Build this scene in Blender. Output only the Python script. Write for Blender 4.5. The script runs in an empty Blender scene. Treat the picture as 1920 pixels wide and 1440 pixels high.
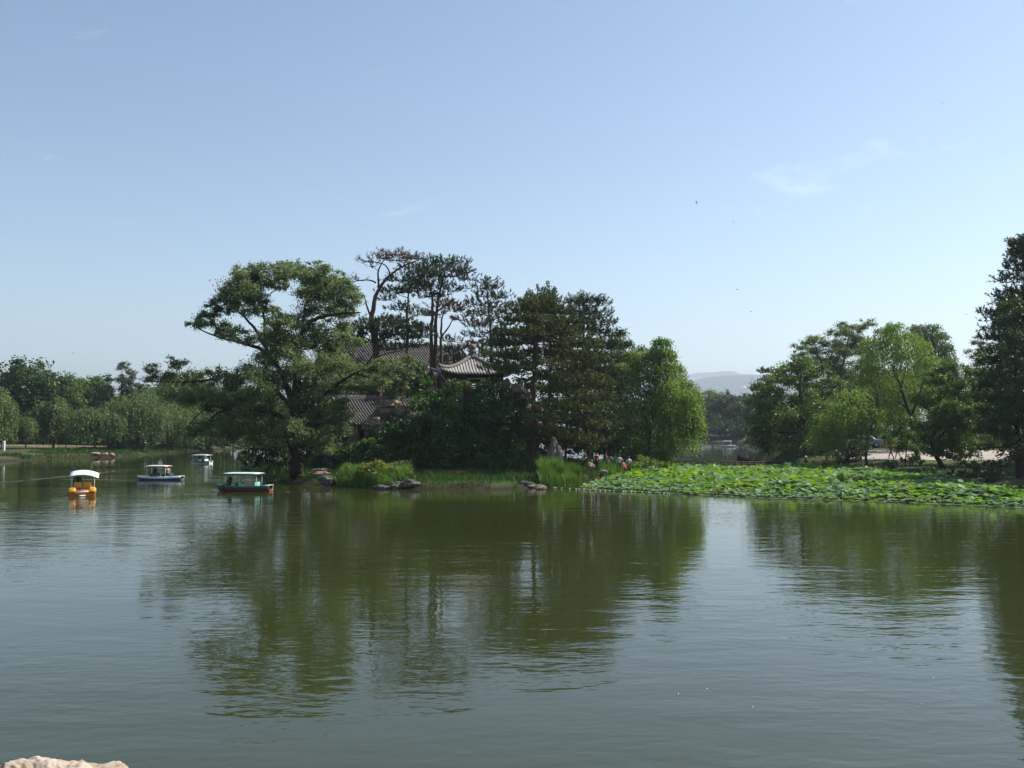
import bpy, bmesh, math, random
import numpy as np
from mathutils import Vector, Matrix, noise as mnoise

scene = bpy.context.scene
R = math.radians
PI = math.pi

# ------------------------------------------------------------------ camera, sky, sun, exposure
F = 1867.0                      # focal length in photo pixels (photo is 1920 x 1440)
CAMZ = 4.5
PITCH = math.atan(84.0 / F)     # horizon lies 84 px under the picture centre
cam_d = bpy.data.cameras.new('camera')
cam_d.sensor_width = 36.0
cam_d.lens = F / 1920.0 * 36.0
cam_d.clip_start = 0.05
cam_d.clip_end = 30000.0
cam = bpy.data.objects.new('camera', cam_d)
scene.collection.objects.link(cam)
cam.location = (0, 0, CAMZ)
cam.rotation_euler = (PI / 2 + PITCH, 0, 0)
scene.camera = cam

SUN_EL, SUN_AZ = R(46), R(72)   # azimuth: degrees to the right of the viewing direction (+Y)
sun_vec = Vector((math.sin(SUN_AZ) * math.cos(SUN_EL), math.cos(SUN_AZ) * math.cos(SUN_EL), math.sin(SUN_EL)))

world = bpy.data.worlds.new('World')
scene.world = world
world.use_nodes = True
wn, wl = world.node_tree.nodes, world.node_tree.links
wn.clear()
w_out = wn.new('ShaderNodeOutputWorld')
w_bg = wn.new('ShaderNodeBackground')
w_bg.inputs['Strength'].default_value = 0.102
sky = wn.new('ShaderNodeTexSky')
sky.sky_type = 'NISHITA'
sky.sun_disc = False
sky.sun_elevation = SUN_EL
sky.sun_rotation = SUN_AZ
sky.altitude = 300
sky.air_density = 1.0
sky.dust_density = 0.6
sky.ozone_density = 1.2
# thin wisps of cirrus, everywhere in the sky
w_tc = wn.new('ShaderNodeTexCoord')
w_map = wn.new('ShaderNodeMapping')
w_map.inputs['Rotation'].default_value = (0, R(-24), R(8))
w_map.inputs['Scale'].default_value = (8.0, 8.0, 22.0)
w_map.inputs['Location'].default_value = (9.1, 3.3, 7.75)
w_n1 = wn.new('ShaderNodeTexNoise')
w_n1.inputs['Scale'].default_value = 1.0
w_n1.inputs['Detail'].default_value = 7.0
w_n1.inputs['Roughness'].default_value = 0.62
w_n1.inputs['Distortion'].default_value = 0.6
w_r1 = wn.new('ShaderNodeValToRGB')
w_r1.color_ramp.elements[0].position = 0.635
w_r1.color_ramp.elements[1].position = 0.84
w_r1.color_ramp.elements[1].color = (0.26, 0.26, 0.26, 1)
w_mix = wn.new('ShaderNodeMix')
w_mix.data_type = 'RGBA'
w_mix.inputs[7].default_value = (9.5, 9.6, 9.8, 1)
w_m0 = wn.new('ShaderNodeMapping'); w_m0.inputs['Rotation'].default_value = (R(3), 0, R(8))
wl.new(w_tc.outputs['Generated'], w_m0.inputs['Vector']); wl.new(w_m0.outputs['Vector'], w_map.inputs['Vector'])
wl.new(w_map.outputs['Vector'], w_n1.inputs['Vector'])
wl.new(w_n1.outputs['Fac'], w_r1.inputs['Fac'])
wl.new(w_r1.outputs['Color'], w_mix.inputs[0])
w_a = wn.new('ShaderNodeVectorMath'); w_a.operation = 'SCALE'; w_a.inputs['Scale'].default_value = 0.2
w_g = wn.new('ShaderNodeGamma'); w_g.inputs['Gamma'].default_value = 1.05
w_b = wn.new('ShaderNodeVectorMath'); w_b.operation = 'MULTIPLY'; w_b.inputs[1].default_value = (5.25, 5.12, 4.85)
wl.new(sky.outputs['Color'], w_a.inputs[0]); wl.new(w_a.outputs[0], w_g.inputs['Color']); wl.new(w_g.outputs['Color'], w_b.inputs[0])
wl.new(w_b.outputs[0], w_mix.inputs[6])
wl.new(w_mix.outputs[2], w_bg.inputs['Color'])
wl.new(w_bg.outputs['Background'], w_out.inputs['Surface'])

sun_d = bpy.data.lights.new('sun', 'SUN')
sun_d.energy = 5.0
sun_d.angle = R(0.53)
sun_d.color = (1.0, 0.93, 0.82)
sun = bpy.data.objects.new('sun', sun_d)
scene.collection.objects.link(sun)
sun.rotation_euler = (-sun_vec).to_track_quat('-Z', 'Y').to_euler()

vs = scene.view_settings
vs.view_transform = 'Standard'
vs.look = 'None'
vs.exposure = 0.7
vs.gamma = 1.0
vs.use_curve_mapping = False
cy = scene.cycles
cy.max_bounces = 6
cy.diffuse_bounces = 2
cy.glossy_bounces = 3
cy.transmission_bounces = 3
cy.volume_bounces = 0
cy.transparent_max_bounces = 6
cy.use_denoising = True
cy.sample_clamp_indirect = 4.0
cy.caustics_reflective = False
cy.caustics_refractive = False

# ------------------------------------------------------------------ helpers
COL = scene.collection
ct, st = math.cos(PITCH), math.sin(PITCH)

def ray(px, py):
    cx, cyy = (px - 960.0) / F, (720.0 - py) / F
    return Vector((cx, ct - cyy * st, st + cyy * ct))

def at(px, py, Y):
    """point seen at photo pixel (px, py) that lies Y metres ahead"""
    d = ray(px, py)
    k = Y / d.y
    return Vector((d.x * k, Y, CAMZ + d.z * k))

def gnd(px, py, z=0.0):
    d = ray(px, py)
    k = (z - CAMZ) / d.z
    return Vector((d.x * k, d.y * k, z))

def mpp(Y):
    return Y / F

def tag(o, label=None, cat=None, group=None, kind=None):
    if label: o['label'] = label
    if cat: o['category'] = cat
    if group: o['group'] = group
    if kind: o['kind'] = kind
    return o

def empty(name, loc, rz=0.0):
    o = bpy.data.objects.new(name, None)
    o.location = loc
    o.rotation_euler = (0, 0, rz)
    o.empty_display_size = 0.2
    COL.objects.link(o)
    return o

def mkmesh(name, V, quads=None, tris=None, smooth=False, polys=None):
    me = bpy.data.meshes.new(name)
    V = np.asarray(V, dtype=np.float32).reshape(-1, 3)
    loops, starts, tot = [], [], 0
    if quads is not None and len(quads):
        q = np.asarray(quads, dtype=np.int32).reshape(-1, 4)
        loops.append(q.ravel()); starts.append(np.arange(len(q), dtype=np.int32) * 4 + tot); tot += q.size
    if tris is not None and len(tris):
        t = np.asarray(tris, dtype=np.int32).reshape(-1, 3)
        loops.append(t.ravel()); starts.append(np.arange(len(t), dtype=np.int32) * 3 + tot); tot += t.size
    if polys:
        for p in polys:
            loops.append(np.asarray(p, dtype=np.int32)); starts.append(np.array([tot], dtype=np.int32)); tot += len(p)
    loops = np.concatenate(loops); starts = np.concatenate(starts)
    me.vertices.add(len(V)); me.vertices.foreach_set('co', V.ravel())
    me.loops.add(len(loops)); me.loops.foreach_set('vertex_index', loops)
    me.polygons.add(len(starts)); me.polygons.foreach_set('loop_start', starts)
    if smooth:
        me.polygons.foreach_set('use_smooth', np.ones(len(starts), dtype=bool))
    me.update(calc_edges=True)
    return me

def obj(name, me, mat=None, parent=None, loc=None, rot=None):
    o = bpy.data.objects.new(name, me)
    if mat is not None and me is not None and len(me.materials) == 0:
        for m in (mat if isinstance(mat, (list, tuple)) else [mat]):
            me.materials.append(m)
    COL.objects.link(o)
    if parent is not None: o.parent = parent
    if loc is not None: o.location = loc
    if rot is not None: o.rotation_euler = rot
    return o

class MB:
    """collects simple solids for ONE mesh"""
    def __init__(s):
        s.V, s.P, s.M = [], [], []
        s.mi = 0
    def add(s, V, P):
        b = len(s.V)
        s.V += [tuple(v) for v in V]
        for p in P:
            s.P.append([i + b for i in p]); s.M.append(s.mi)
        return s
    def box(s, c, size, rz=0.0, taper=1.0, M=None):
        hx, hy, hz = size[0] / 2, size[1] / 2, size[2] / 2
        pts = []
        for z, k in ((-hz, 1.0), (hz, taper)):
            for x, y in ((-hx, -hy), (hx, -hy), (hx, hy), (-hx, hy)):
                pts.append(Vector((x * k, y * k, z)))
        m = M if M is not None else Matrix.Rotation(rz, 3, 'Z')
        pts = [Vector(c) + m @ p for p in pts]
        return s.add(pts, [(3, 2, 1, 0), (4, 5, 6, 7), (0, 1, 5, 4), (1, 2, 6, 5), (2, 3, 7, 6), (3, 0, 4, 7)])
    def tube(s, pts, rad, n=8, cap=True):
        V, Q = tube_np(pts, rad, n)
        P = [tuple(q) for q in Q]
        if cap:
            k = len(pts)
            P.append(tuple(range(n - 1, -1, -1)))
            P.append(tuple((k - 1) * n + i for i in range(n)))
        return s.add(V, P)
    def lathe(s, prof, c=(0, 0, 0), n=16):
        c = Vector(c); V = []
        for r, z in prof:
            for i in range(n):
                a = 2 * PI * i / n
                V.append(c + Vector((r * math.cos(a), r * math.sin(a), z)))
        P = []
        for j in range(len(prof) - 1):
            for i in range(n):
                P.append((j * n + i, j * n + (i + 1) % n, (j + 1) * n + (i + 1) % n, (j + 1) * n + i))
        P.append(tuple(range(n - 1, -1, -1)))
        P.append(tuple((len(prof) - 1) * n + i for i in range(n)))
        return s.add(V, P)
    def loft(s, secs, cap=True, closed=True):
        n = len(secs[0]); V = [v for sec in secs for v in sec]; P = []
        for j in range(len(secs) - 1):
            for i in range(n if closed else n - 1):
                P.append((j * n + i, j * n + (i + 1) % n, (j + 1) * n + (i + 1) % n, (j + 1) * n + i))
        if cap:
            P.append(tuple(range(n - 1, -1, -1)))
            P.append(tuple((len(secs) - 1) * n + i for i in range(n)))
        return s.add(V, P)
    def mesh(s, name, smooth=False, bevel=0.0):
        me = mkmesh(name, s.V, polys=s.P, smooth=smooth)
        if any(s.M):
            me.polygons.foreach_set('material_index', np.array(s.M, dtype=np.int32))
        if bevel > 0:
            bm = bmesh.new(); bm.from_mesh(me)
            bmesh.ops.bevel(bm, geom=[e for e in bm.edges if len(e.link_faces) == 2 and e.calc_face_angle(0) > 0.5], offset=bevel, segments=2, affect='EDGES', profile=0.7)
            bm.to_mesh(me); bm.free()
        return me
    def build(s, name, mat, parent=None, loc=None, rot=None, smooth=False, bevel=0.0):
        return obj(name, s.mesh(name, smooth, bevel), mat, parent, loc, rot)

def tube_np(pts, rad, n=6):
    P = np.array([tuple(p) for p in pts], dtype=np.float64)
    k = len(P)
    rad = np.broadcast_to(np.asarray(rad, dtype=np.float64), (k,))
    T = np.gradient(P, axis=0) if k > 2 else np.repeat((P[1:] - P[:1]), 2, axis=0)
    T /= np.linalg.norm(T, axis=1, keepdims=True) + 1e-9
    ref = np.array([0.31, 0.17, 0.93]) if abs(T[:, 2].mean()) < 0.8 else np.array([0.93, 0.3, 0.1])
    A = np.cross(T, ref); A /= np.linalg.norm(A, axis=1, keepdims=True) + 1e-9
    B = np.cross(T, A)
    ang = np.arange(n) * 2 * PI / n
    V = P[:, None, :] + rad[:, None, None] * (np.cos(ang)[None, :, None] * A[:, None, :] + np.sin(ang)[None, :, None] * B[:, None, :])
    i = np.arange(n); j = np.arange(k - 1)
    a = j[:, None] * n + i[None, :]; b = j[:, None] * n + ((i + 1) % n)[None, :]
    Q = np.stack([a, b, b + n, a + n], axis=-1).reshape(-1, 4)
    return V.reshape(-1, 3), Q

class NP:
    """collects numpy pieces (quads / triangles) for ONE mesh"""
    def __init__(s): s.V, s.Q, s.T, s.n = [], [], [], 0
    def quads(s, V, Q): s.V.append(V); s.Q.append(Q + s.n); s.n += len(V)
    def tris(s, V, T): s.V.append(V); s.T.append(T + s.n); s.n += len(V)
    def tube(s, pts, rad, n=6): s.quads(*tube_np(pts, rad, n))
    def mesh(s, name, smooth=False):
        return mkmesh(name, np.concatenate(s.V), np.concatenate(s.Q) if s.Q else None, np.concatenate(s.T) if s.T else None, smooth)

def bez(p0, p1, p2, n):
    t = np.linspace(0, 1, n)[:, None]
    p0, p1, p2 = (np.array(tuple(p), dtype=np.float64) for p in (p0, p1, p2))
    return (1 - t) ** 2 * p0 + 2 * t * (1 - t) * p1 + t * t * p2

def smooth_path(pts, per=4):
    P = np.array([tuple(p) for p in pts], dtype=np.float64)
    if len(P) < 3: return P
    out = []
    for i in range(len(P) - 1):
        a, b = P[max(i - 1, 0)], P[i]
        c, d = P[i + 1], P[min(i + 2, len(P) - 1)]
        for t in np.linspace(0, 1, per, endpoint=False):
            out.append(0.5 * ((2 * b) + (-a + c) * t + (2 * a - 5 * b + 4 * c - d) * t * t + (-a + 3 * b - 3 * c + d) * t ** 3))
    out.append(P[-1])
    return np.array(out)

# ------------------------------------------------------------------ materials
_M = {}
def nodes_mat(name):
    m = bpy.data.materials.new(name); m.use_nodes = True
    nt = m.node_tree; nt.nodes.clear()
    out = nt.nodes.new('ShaderNodeOutputMaterial')
    return m, nt.nodes, nt.links, out

def ramp(N, stops):
    r = N.new('ShaderNodeValToRGB')
    el = r.color_ramp.elements
    while len(el) < len(stops): el.new(0.5)
    for e, (p, c) in zip(el, stops):
        e.position = p; e.color = (*c, 1)
    return r

def mat_solid(name, c1, c2=None, rough=0.6, scale=6.0, bump=0.0, spec=0.4, metal=0.0, stretch=(1, 1, 1), detail=5.0, bscale=None):
    if name in _M: return _M[name]
    m, N, L, out = nodes_mat(name)
    p = N.new('ShaderNodeBsdfPrincipled')
    p.inputs['Roughness'].default_value = rough
    p.inputs['Specular IOR Level'].default_value = spec
    p.inputs['Metallic'].default_value = metal
    tc = N.new('ShaderNodeTexCoord'); mp = N.new('ShaderNodeMapping')
    mp.inputs['Scale'].default_value = stretch
    L.new(tc.outputs['Object'], mp.inputs['Vector'])
    nz = N.new('ShaderNodeTexNoise'); nz.inputs['Scale'].default_value = scale; nz.inputs['Detail'].default_value = detail
    nz.inputs['Roughness'].default_value = 0.6
    L.new(mp.outputs['Vector'], nz.inputs['Vector'])
    c2 = c2 or tuple(x * 0.75 for x in c1)
    r = ramp(N, [(0.3, c2), (0.7, c1)])
    L.new(nz.outputs['Fac'], r.inputs['Fac'])
    L.new(r.outputs['Color'], p.inputs['Base Color'])
    if bump > 0:
        n2 = N.new('ShaderNodeTexNoise'); n2.inputs['Scale'].default_value = bscale or scale * 3; n2.inputs['Detail'].default_value = 6
        L.new(mp.outputs['Vector'], n2.inputs['Vector'])
        b = N.new('ShaderNodeBump'); b.inputs['Strength'].default_value = 1.0; b.inputs['Distance'].default_value = bump
        L.new(n2.outputs['Fac'], b.inputs['Height']); L.new(b.outputs['Normal'], p.inputs['Normal'])
    L.new(p.outputs[0], out.inputs['Surface'])
    _M[name] = m
    return m

def mat_leaf(name, lo, hi, trans=0.35, rough=0.5, spec=0.3, patch=0.35, dead=None, dead_amt=0.0, tcol=None):
    """leaf: colour differs from leaf to leaf and from bough to bough; light shines through"""
    if name in _M: return _M[name]
    m, N, L, out = nodes_mat(name)
    geo = N.new('ShaderNodeNewGeometry')
    tc = N.new('ShaderNodeTexCoord')
    nz = N.new('ShaderNodeTexNoise'); nz.inputs['Scale'].default_value = patch; nz.inputs['Detail'].default_value = 3
    L.new(tc.outputs['Object'], nz.inputs['Vector'])
    ad = N.new('ShaderNodeMath'); ad.operation = 'MULTIPLY_ADD'
    ad.inputs[1].default_value = 0.55
    L.new(geo.outputs['Random Per Island'], ad.inputs[0])
    m2 = N.new('ShaderNodeMath'); m2.operation = 'MULTIPLY_ADD'; m2.inputs[1].default_value = 1.5; m2.inputs[2].default_value = -0.52
    L.new(nz.outputs['Fac'], m2.inputs[0]); L.new(m2.outputs[0], ad.inputs[2])
    mid = tuple((a + b) / 2 for a, b in zip(lo, hi))
    stops = [(0.0, lo), (0.5, mid), (1.0, hi)]
    r = ramp(N, stops)
    L.new(ad.outputs[0], r.inputs['Fac'])
    col = r.outputs['Color']
    if dead:
        gt = N.new('ShaderNodeMath'); gt.operation = 'LESS_THAN'; gt.inputs[1].default_value = dead_amt
        L.new(geo.outputs['Random Per Island'], gt.inputs[0])
        mx = N.new('ShaderNodeMix'); mx.data_type = 'RGBA'; mx.inputs[7].default_value = (*dead, 1)
        L.new(gt.outputs[0], mx.inputs[0]); L.new(col, mx.inputs[6]); col = mx.outputs[2]
    p = N.new('ShaderNodeBsdfPrincipled')
    p.inputs['Roughness'].default_value = rough
    p.inputs['Specular IOR Level'].default_value = spec * 0.55
    L.new(col, p.inputs['Base Color'])
    t = N.new('ShaderNodeBsdfTranslucent')
    hs = N.new('ShaderNodeHueSaturation'); hs.inputs['Hue'].default_value = 0.497; hs.inputs['Saturation'].default_value = 1.1; hs.inputs['Value'].default_value = 1.35
    L.new(col, hs.inputs['Color']); L.new(hs.outputs['Color'], t.inputs['Color'])
    mx = N.new('ShaderNodeMixShader'); mx.inputs[0].default_value = trans
    L.new(p.outputs[0], mx.inputs[1]); L.new(t.outputs[0], mx.inputs[2])
    L.new(mx.outputs[0], out.inputs['Surface'])
    _M[name] = m
    return m

BARK = mat_solid('bark', (0.045, 0.036, 0.028), (0.018, 0.015, 0.012), 0.9, 3.0, 0.03, 0.15, stretch=(4, 4, 0.8))
BARK_PINE = mat_solid('bark_pine', (0.12, 0.065, 0.045), (0.045, 0.028, 0.022), 0.9, 3.5, 0.03, 0.15, stretch=(3, 3, 1))
BARK_WIL = mat_solid('bark_willow', (0.075, 0.062, 0.048), (0.035, 0.03, 0.024), 0.9, 3.0, 0.03, 0.15, stretch=(4, 4, 0.8))
LF_ELM = mat_leaf('leaf_elm', (0.056, 0.100, 0.030), (0.225, 0.280, 0.120), 0.42, 0.5, 0.3)
LF_WIL = mat_leaf('leaf_willow', (0.075, 0.140, 0.026), (0.205, 0.295, 0.070), 0.50, 0.5, 0.3)
LF_WIL2 = mat_leaf('leaf_willow_pale', (0.058, 0.098, 0.028), (0.150, 0.205, 0.072), 0.35, 0.5, 0.3)
LF_BROAD = mat_leaf('leaf_broad', (0.040, 0.090, 0.014), (0.135, 0.210, 0.040), 0.36, 0.42, 0.4)
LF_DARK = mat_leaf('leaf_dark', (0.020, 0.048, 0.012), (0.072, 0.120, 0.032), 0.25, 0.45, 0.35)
LF_SHRUB = mat_leaf('leaf_shrub', (0.020, 0.058, 0.011), (0.078, 0.165, 0.030), 0.32, 0.42, 0.4)
LF_YELL = mat_leaf('leaf_yellow_shrub', (0.100, 0.125, 0.020), (0.260, 0.270, 0.060), 0.35, 0.45, 0.4)
LF_POP = mat_leaf('leaf_poplar', (0.036, 0.070, 0.028), (0.100, 0.145, 0.062), 0.25, 0.4, 0.5)
NEEDLE = mat_leaf('needle', (0.018, 0.040, 0.013), (0.076, 0.110, 0.034), 0.12, 0.55, 0.25)
NEEDLE_OL = mat_leaf('needle_olive', (0.026, 0.050, 0.013), (0.115, 0.142, 0.038), 0.18, 0.55, 0.25, dead=(0.13, 0.10, 0.03), dead_amt=0.05)
NEEDLE_BR = mat_leaf('needle_brown', (0.060, 0.038, 0.014), (0.150, 0.100, 0.036), 0.12, 0.6, 0.2)
GRASS = mat_leaf('grass', (0.016, 0.045, 0.008), (0.062, 0.130, 0.022), 0.35, 0.5, 0.3, patch=0.25)  # green darkened overall to stand in for shade on the island shore
REED = mat_leaf('reed', (0.055, 0.125, 0.020), (0.150, 0.260, 0.050), 0.35, 0.45, 0.35)
ROCK = mat_solid('rock', (0.34, 0.26, 0.18), (0.11, 0.085, 0.065), 0.85, 1.6, 0.05, 0.25, detail=8)
ROCK_G = mat_solid('rock_grey', (0.17, 0.155, 0.13), (0.045, 0.042, 0.038), 0.85, 2.2, 0.04, 0.25, detail=8)
TILE = mat_solid('roof_tile', (0.125, 0.112, 0.105), (0.062, 0.056, 0.054), 0.75, 2.5, 0.0, 0.3)
TILE_P = mat_solid('roof_tile_pale', (0.42, 0.40, 0.37), (0.20, 0.19, 0.18), 0.7, 3.0, 0.0, 0.3)
RIDGE = mat_solid('roof_ridge', (0.21, 0.20, 0.19), (0.09, 0.085, 0.08), 0.75, 3.0, 0.02, 0.3)
WOODRED = mat_solid('wood_red', (0.16, 0.035, 0.022), (0.07, 0.02, 0.015), 0.55, 3.0, 0.0, 0.4)
WOODDK = mat_solid('wood_dark', (0.045, 0.032, 0.024), (0.02, 0.015, 0.012), 0.7, 4.0, 0.01, 0.3)
PAINTGRN = mat_solid('paint_green', (0.03, 0.075, 0.07), (0.015, 0.035, 0.04), 0.6, 8.0)
PLASTER = mat_solid('plaster', (0.30, 0.25, 0.21), (0.17, 0.13, 0.11), 0.9, 1.5, 0.0, 0.2)
WHITE = mat_solid('white_paint', (0.74, 0.76, 0.74), (0.58, 0.60, 0.58), 0.45, 3.0)

# ------------------------------------------------------------------ terrain
def XY(px, Y): return ((px - 960.0) / F * Y * 1.003, Y)
def G2(px, py): g = gnd(px, py); return (g.x, g.y)

ISLAND = [G2(*p) for p in [(462, 880), (480, 892), (515, 902), (560, 908), (620, 912), (700, 916), (800, 919), (900, 919), (985, 917),
                           (1040, 912), (1100, 906), (1160, 899), (1215, 890), (1256, 880)]] + [XY(1252, 122), XY(1100, 136), XY(800, 145), XY(600, 140), XY(486, 128)]
MAIN = [(-13000, 60), (-300, 92), XY(-300, 136), G2(0, 866), G2(100, 860), G2(215, 857), G2(300, 851), G2(370, 845), G2(470, 840), G2(700, 836), XY(1000, 330), G2(1200, 829.5),
        G2(1330, 829), G2(1428, 829.5), XY(1418, 220), XY(1420, 150), XY(1432, 118), G2(1452, 880), G2(1540, 885), G2(1620, 890), G2(1700, 900), G2(1780, 913), G2(1850, 924), G2(1930, 936),
        G2(2050, 952), (75, 40), (140, 12), (13000, 0), (13000, 13000), (-13000, 13000)]
NEAR = [(-13000, -420), (-13000, 20), (-40, 12), (-12, 9.5), (0, 9.0), (10, 9.5), (40, 6), (120, -8), (13000, -30), (13000, -420)]

def sdist(poly, X, Y):
    P = np.array(poly, dtype=np.float64); Q = np.roll(P, -1, axis=0)
    d2 = np.full(X.shape, 1e18); inside = np.zeros(X.shape, dtype=bool)
    for (ax, ay), (bx, by) in zip(P, Q):
        ex, ey = bx - ax, by - ay
        t = np.clip(((X - ax) * ex + (Y - ay) * ey) / (ex * ex + ey * ey + 1e-12), 0, 1)
        d2 = np.minimum(d2, (X - ax - t * ex) ** 2 + (Y - ay - t * ey) ** 2)
        c = ((ay > Y) != (by > Y)) & (X < (bx - ax) * (Y - ay) / (by - ay + 1e-12) + ax)
        inside ^= c
    return np.where(inside, np.sqrt(d2), -np.sqrt(d2))

def sstep(a, b, x):
    t = np.clip((x - a) / (b - a), 0, 1); return t * t * (3 - 2 * t)

def vnoise(X, Y, s, seed=0):
    """cheap smooth value noise"""
    x, y = X / s + seed * 17.3, Y / s + seed * 9.1
    xi, yi = np.floor(x), np.floor(y); xf, yf = x - xi, y - yi
    h = lambda a, b: np.modf(np.sin(a * 127.1 + b * 311.7 + seed * 3.3) * 43758.5453)[0] % 1.0
    u, v = xf * xf * (3 - 2 * xf), yf * yf * (3 - 2 * yf)
    return (h(xi, yi) * (1 - u) + h(xi + 1, yi) * u) * (1 - v) + (h(xi, yi + 1) * (1 - u) + h(xi + 1, yi + 1) * u) * v

PAV = at(885, 700, 97)
HALL1 = at(720, 690, 116)
HALL2 = at(706, 790, 98)

def H(X, Y):
    X = np.asarray(X, dtype=np.float64); Y = np.asarray(Y, dtype=np.float64)
    wob = (vnoise(X, Y, 3.0, 1) - 0.5) * 1.2 + (vnoise(X, Y, 9.0, 2) - 0.5) * 1.5
    di = sdist(ISLAND, X, Y) + wob * 0.7
    dm = sdist(MAIN, X, Y) + wob
    dn = sdist(NEAR, X, Y) + wob * 0.3
    hill = 4.6 * np.exp(-((X - PAV.x) / 7.5) ** 2 - ((Y - PAV.y - 2) / 8.5) ** 2) + 2.6 * np.exp(-((X - HALL1.x) / 13) ** 2 - ((Y - HALL1.y - 3) / 11) ** 2)
    hill = hill * sstep(3.0, 11.0, di)
    ti = 0.5 + hill + 0.25 * vnoise(X, Y, 4.0, 3)
    tr = 0.75 + 0.35 * sstep(96, 104, Y) + np.clip((Y - 104) * 0.055, 0, 1.25) + 0.15 * vnoise(X, Y, 5.0, 4)
    tl = 0.55 + np.clip((dm - 4) * 0.035, 0, 1.6) + 0.2 * vnoise(X, Y, 6.0, 5)
    wr = sstep(10, 25, X)
    tm = tl * (1 - wr) + tr * wr
    tn = 2.85 * sstep(0.0, 7.0, dn)
    def prof(d, top): return np.where(d > 0, top * (1 - np.exp(-np.maximum(d, 0) / 0.9)), np.maximum(d * 0.4, -1.5))
    return np.maximum(np.maximum(prof(di, ti), prof(dm, tm)), np.where(dn > 0, np.maximum(tn, 0.02), np.maximum(dn * 0.4, -1.5)))

def hz(x, y): return float(H(np.array([x]), np.array([y]))[0])

def grow(a, n, end):
    k = (end / a) ** (1.0 / n)
    return [a * k ** (i + 1) for i in range(n)]
fx = list(np.arange(-96, 96.01, 1.1))
xs = np.array([-v for v in reversed(grow(96, 26, 13000))] + fx + grow(96, 26, 13000))
fy = list(np.arange(-8, 232.01, 1.1))
ys = np.array([-v for v in reversed(grow(8, 10, 380))] + fy + grow(232, 24, 13000))
GX, GY = np.meshgrid(xs, ys)
GZ = H(GX.ravel(), GY.ravel())
nx_, ny_ = len(xs), len(ys)
ii = (np.arange(ny_ - 1)[:, None] * nx_ + np.arange(nx_ - 1)[None, :]).ravel()
GQ = np.stack([ii, ii + 1, ii + 1 + nx_, ii + nx_], axis=1)
# ground material: grass, worn soil, mud near the water line
m_ground, N, L, out = nodes_mat('ground')
p = N.new('ShaderNodeBsdfPrincipled'); p.inputs['Roughness'].default_value = 0.95; p.inputs['Specular IOR Level'].default_value = 0.1
geo = N.new('ShaderNodeNewGeometry'); sep = N.new('ShaderNodeSeparateXYZ'); L.new(geo.outputs['Position'], sep.inputs[0])
n1 = N.new('ShaderNodeTexNoise'); n1.inputs['Scale'].default_value = 0.22; n1.inputs['Detail'].default_value = 6; L.new(geo.outputs['Position'], n1.inputs['Vector'])
n2 = N.new('ShaderNodeTexNoise'); n2.inputs['Scale'].default_value = 2.4; n2.inputs['Detail'].default_value = 6; L.new(geo.outputs['Position'], n2.inputs['Vector'])
rg = ramp(N, [(0.3, (0.030, 0.055, 0.014)), (0.7, (0.085, 0.125, 0.032))]); L.new(n2.outputs['Fac'], rg.inputs['Fac'])
rs = ramp(N, [(0.3, (0.040, 0.032, 0.020)), (0.75, (0.095, 0.078, 0.052))]); L.new(n2.outputs['Fac'], rs.inputs['Fac'])
k1 = ramp(N, [(0.44, (0, 0, 0)), (0.56, (1, 1, 1))]); L.new(n1.outputs['Fac'], k1.inputs['Fac'])
mx = N.new('ShaderNodeMix'); mx.data_type = 'RGBA'; L.new(k1.outputs['Color'], mx.inputs[0]); L.new(rg.outputs['Color'], mx.inputs[6]); L.new(rs.outputs['Color'], mx.inputs[7])
mr = N.new('ShaderNodeMapRange'); mr.inputs['From Min'].default_value = 0.05; mr.inputs['From Max'].default_value = 0.5; L.new(sep.outputs['Z'], mr.inputs['Value'])
mx2 = N.new('ShaderNodeMix'); mx2.data_type = 'RGBA'; mx2.inputs[6].default_value = (0.028, 0.024, 0.016, 1); L.new(mr.outputs[0], mx2.inputs[0]); L.new(mx.outputs[2], mx2.inputs[7])
L.new(mx2.outputs[2], p.inputs['Base Color'])
bp = N.new('ShaderNodeBump'); bp.inputs['Distance'].default_value = 0.08; L.new(n2.outputs['Fac'], bp.inputs['Height']); L.new(bp.outputs['Normal'], p.inputs['Normal'])
L.new(p.outputs[0], out.inputs['Surface'])
ground = obj('ground', mkmesh('ground', np.stack([GX.ravel(), GY.ravel(), GZ], axis=1), GQ, smooth=True), m_ground)
tag(ground, 'grassy and sandy banks around the lake', 'ground', kind='structure')

# ------------------------------------------------------------------ water
m_water, N, L, out = nodes_mat('lake_water')
p = N.new('ShaderNodeBsdfPrincipled')
p.inputs['Base Color'].default_value = (0.027, 0.035, 0.009, 1)
p.inputs['Roughness'].default_value = 0.03
p.inputs['IOR'].default_value = 1.33
p.inputs['Specular IOR Level'].default_value = 0.5
geo = N.new('ShaderNodeNewGeometry')
def wnoise(scale, stretch, detail, rough=0.55, rot=0.0, dist=0.0):
    mp = N.new('ShaderNodeMapping'); mp.inputs['Scale'].default_value = stretch; mp.inputs['Rotation'].default_value = (0, 0, rot)
    L.new(geo.outputs['Position'], mp.inputs['Vector'])
    n = N.new('ShaderNodeTexNoise'); n.inputs['Scale'].default_value = scale; n.inputs['Detail'].default_value = detail; n.inputs['Roughness'].default_value = rough
    n.inputs['Distortion'].default_value = dist
    L.new(mp.outputs['Vector'], n.inputs['Vector'])
    return n.outputs['Fac']
def wmath(op, a, b=None, c=None):
    m = N.new('ShaderNodeMath'); m.operation = op
    for i, v in enumerate((a, b, c)):
        if v is None: continue
        if isinstance(v, (int, float)): m.inputs[i].default_value = v
        else: L.new(v, m.inputs[i])
    return m.outputs[0]
big = wnoise(0.055, (0.8, 1.3, 1), 3, rot=0.2)            # patches of breeze
amp = N.new('ShaderNodeMapRange'); amp.inputs['From Min'].default_value = 0.36; amp.inputs['From Max'].default_value = 0.66
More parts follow.
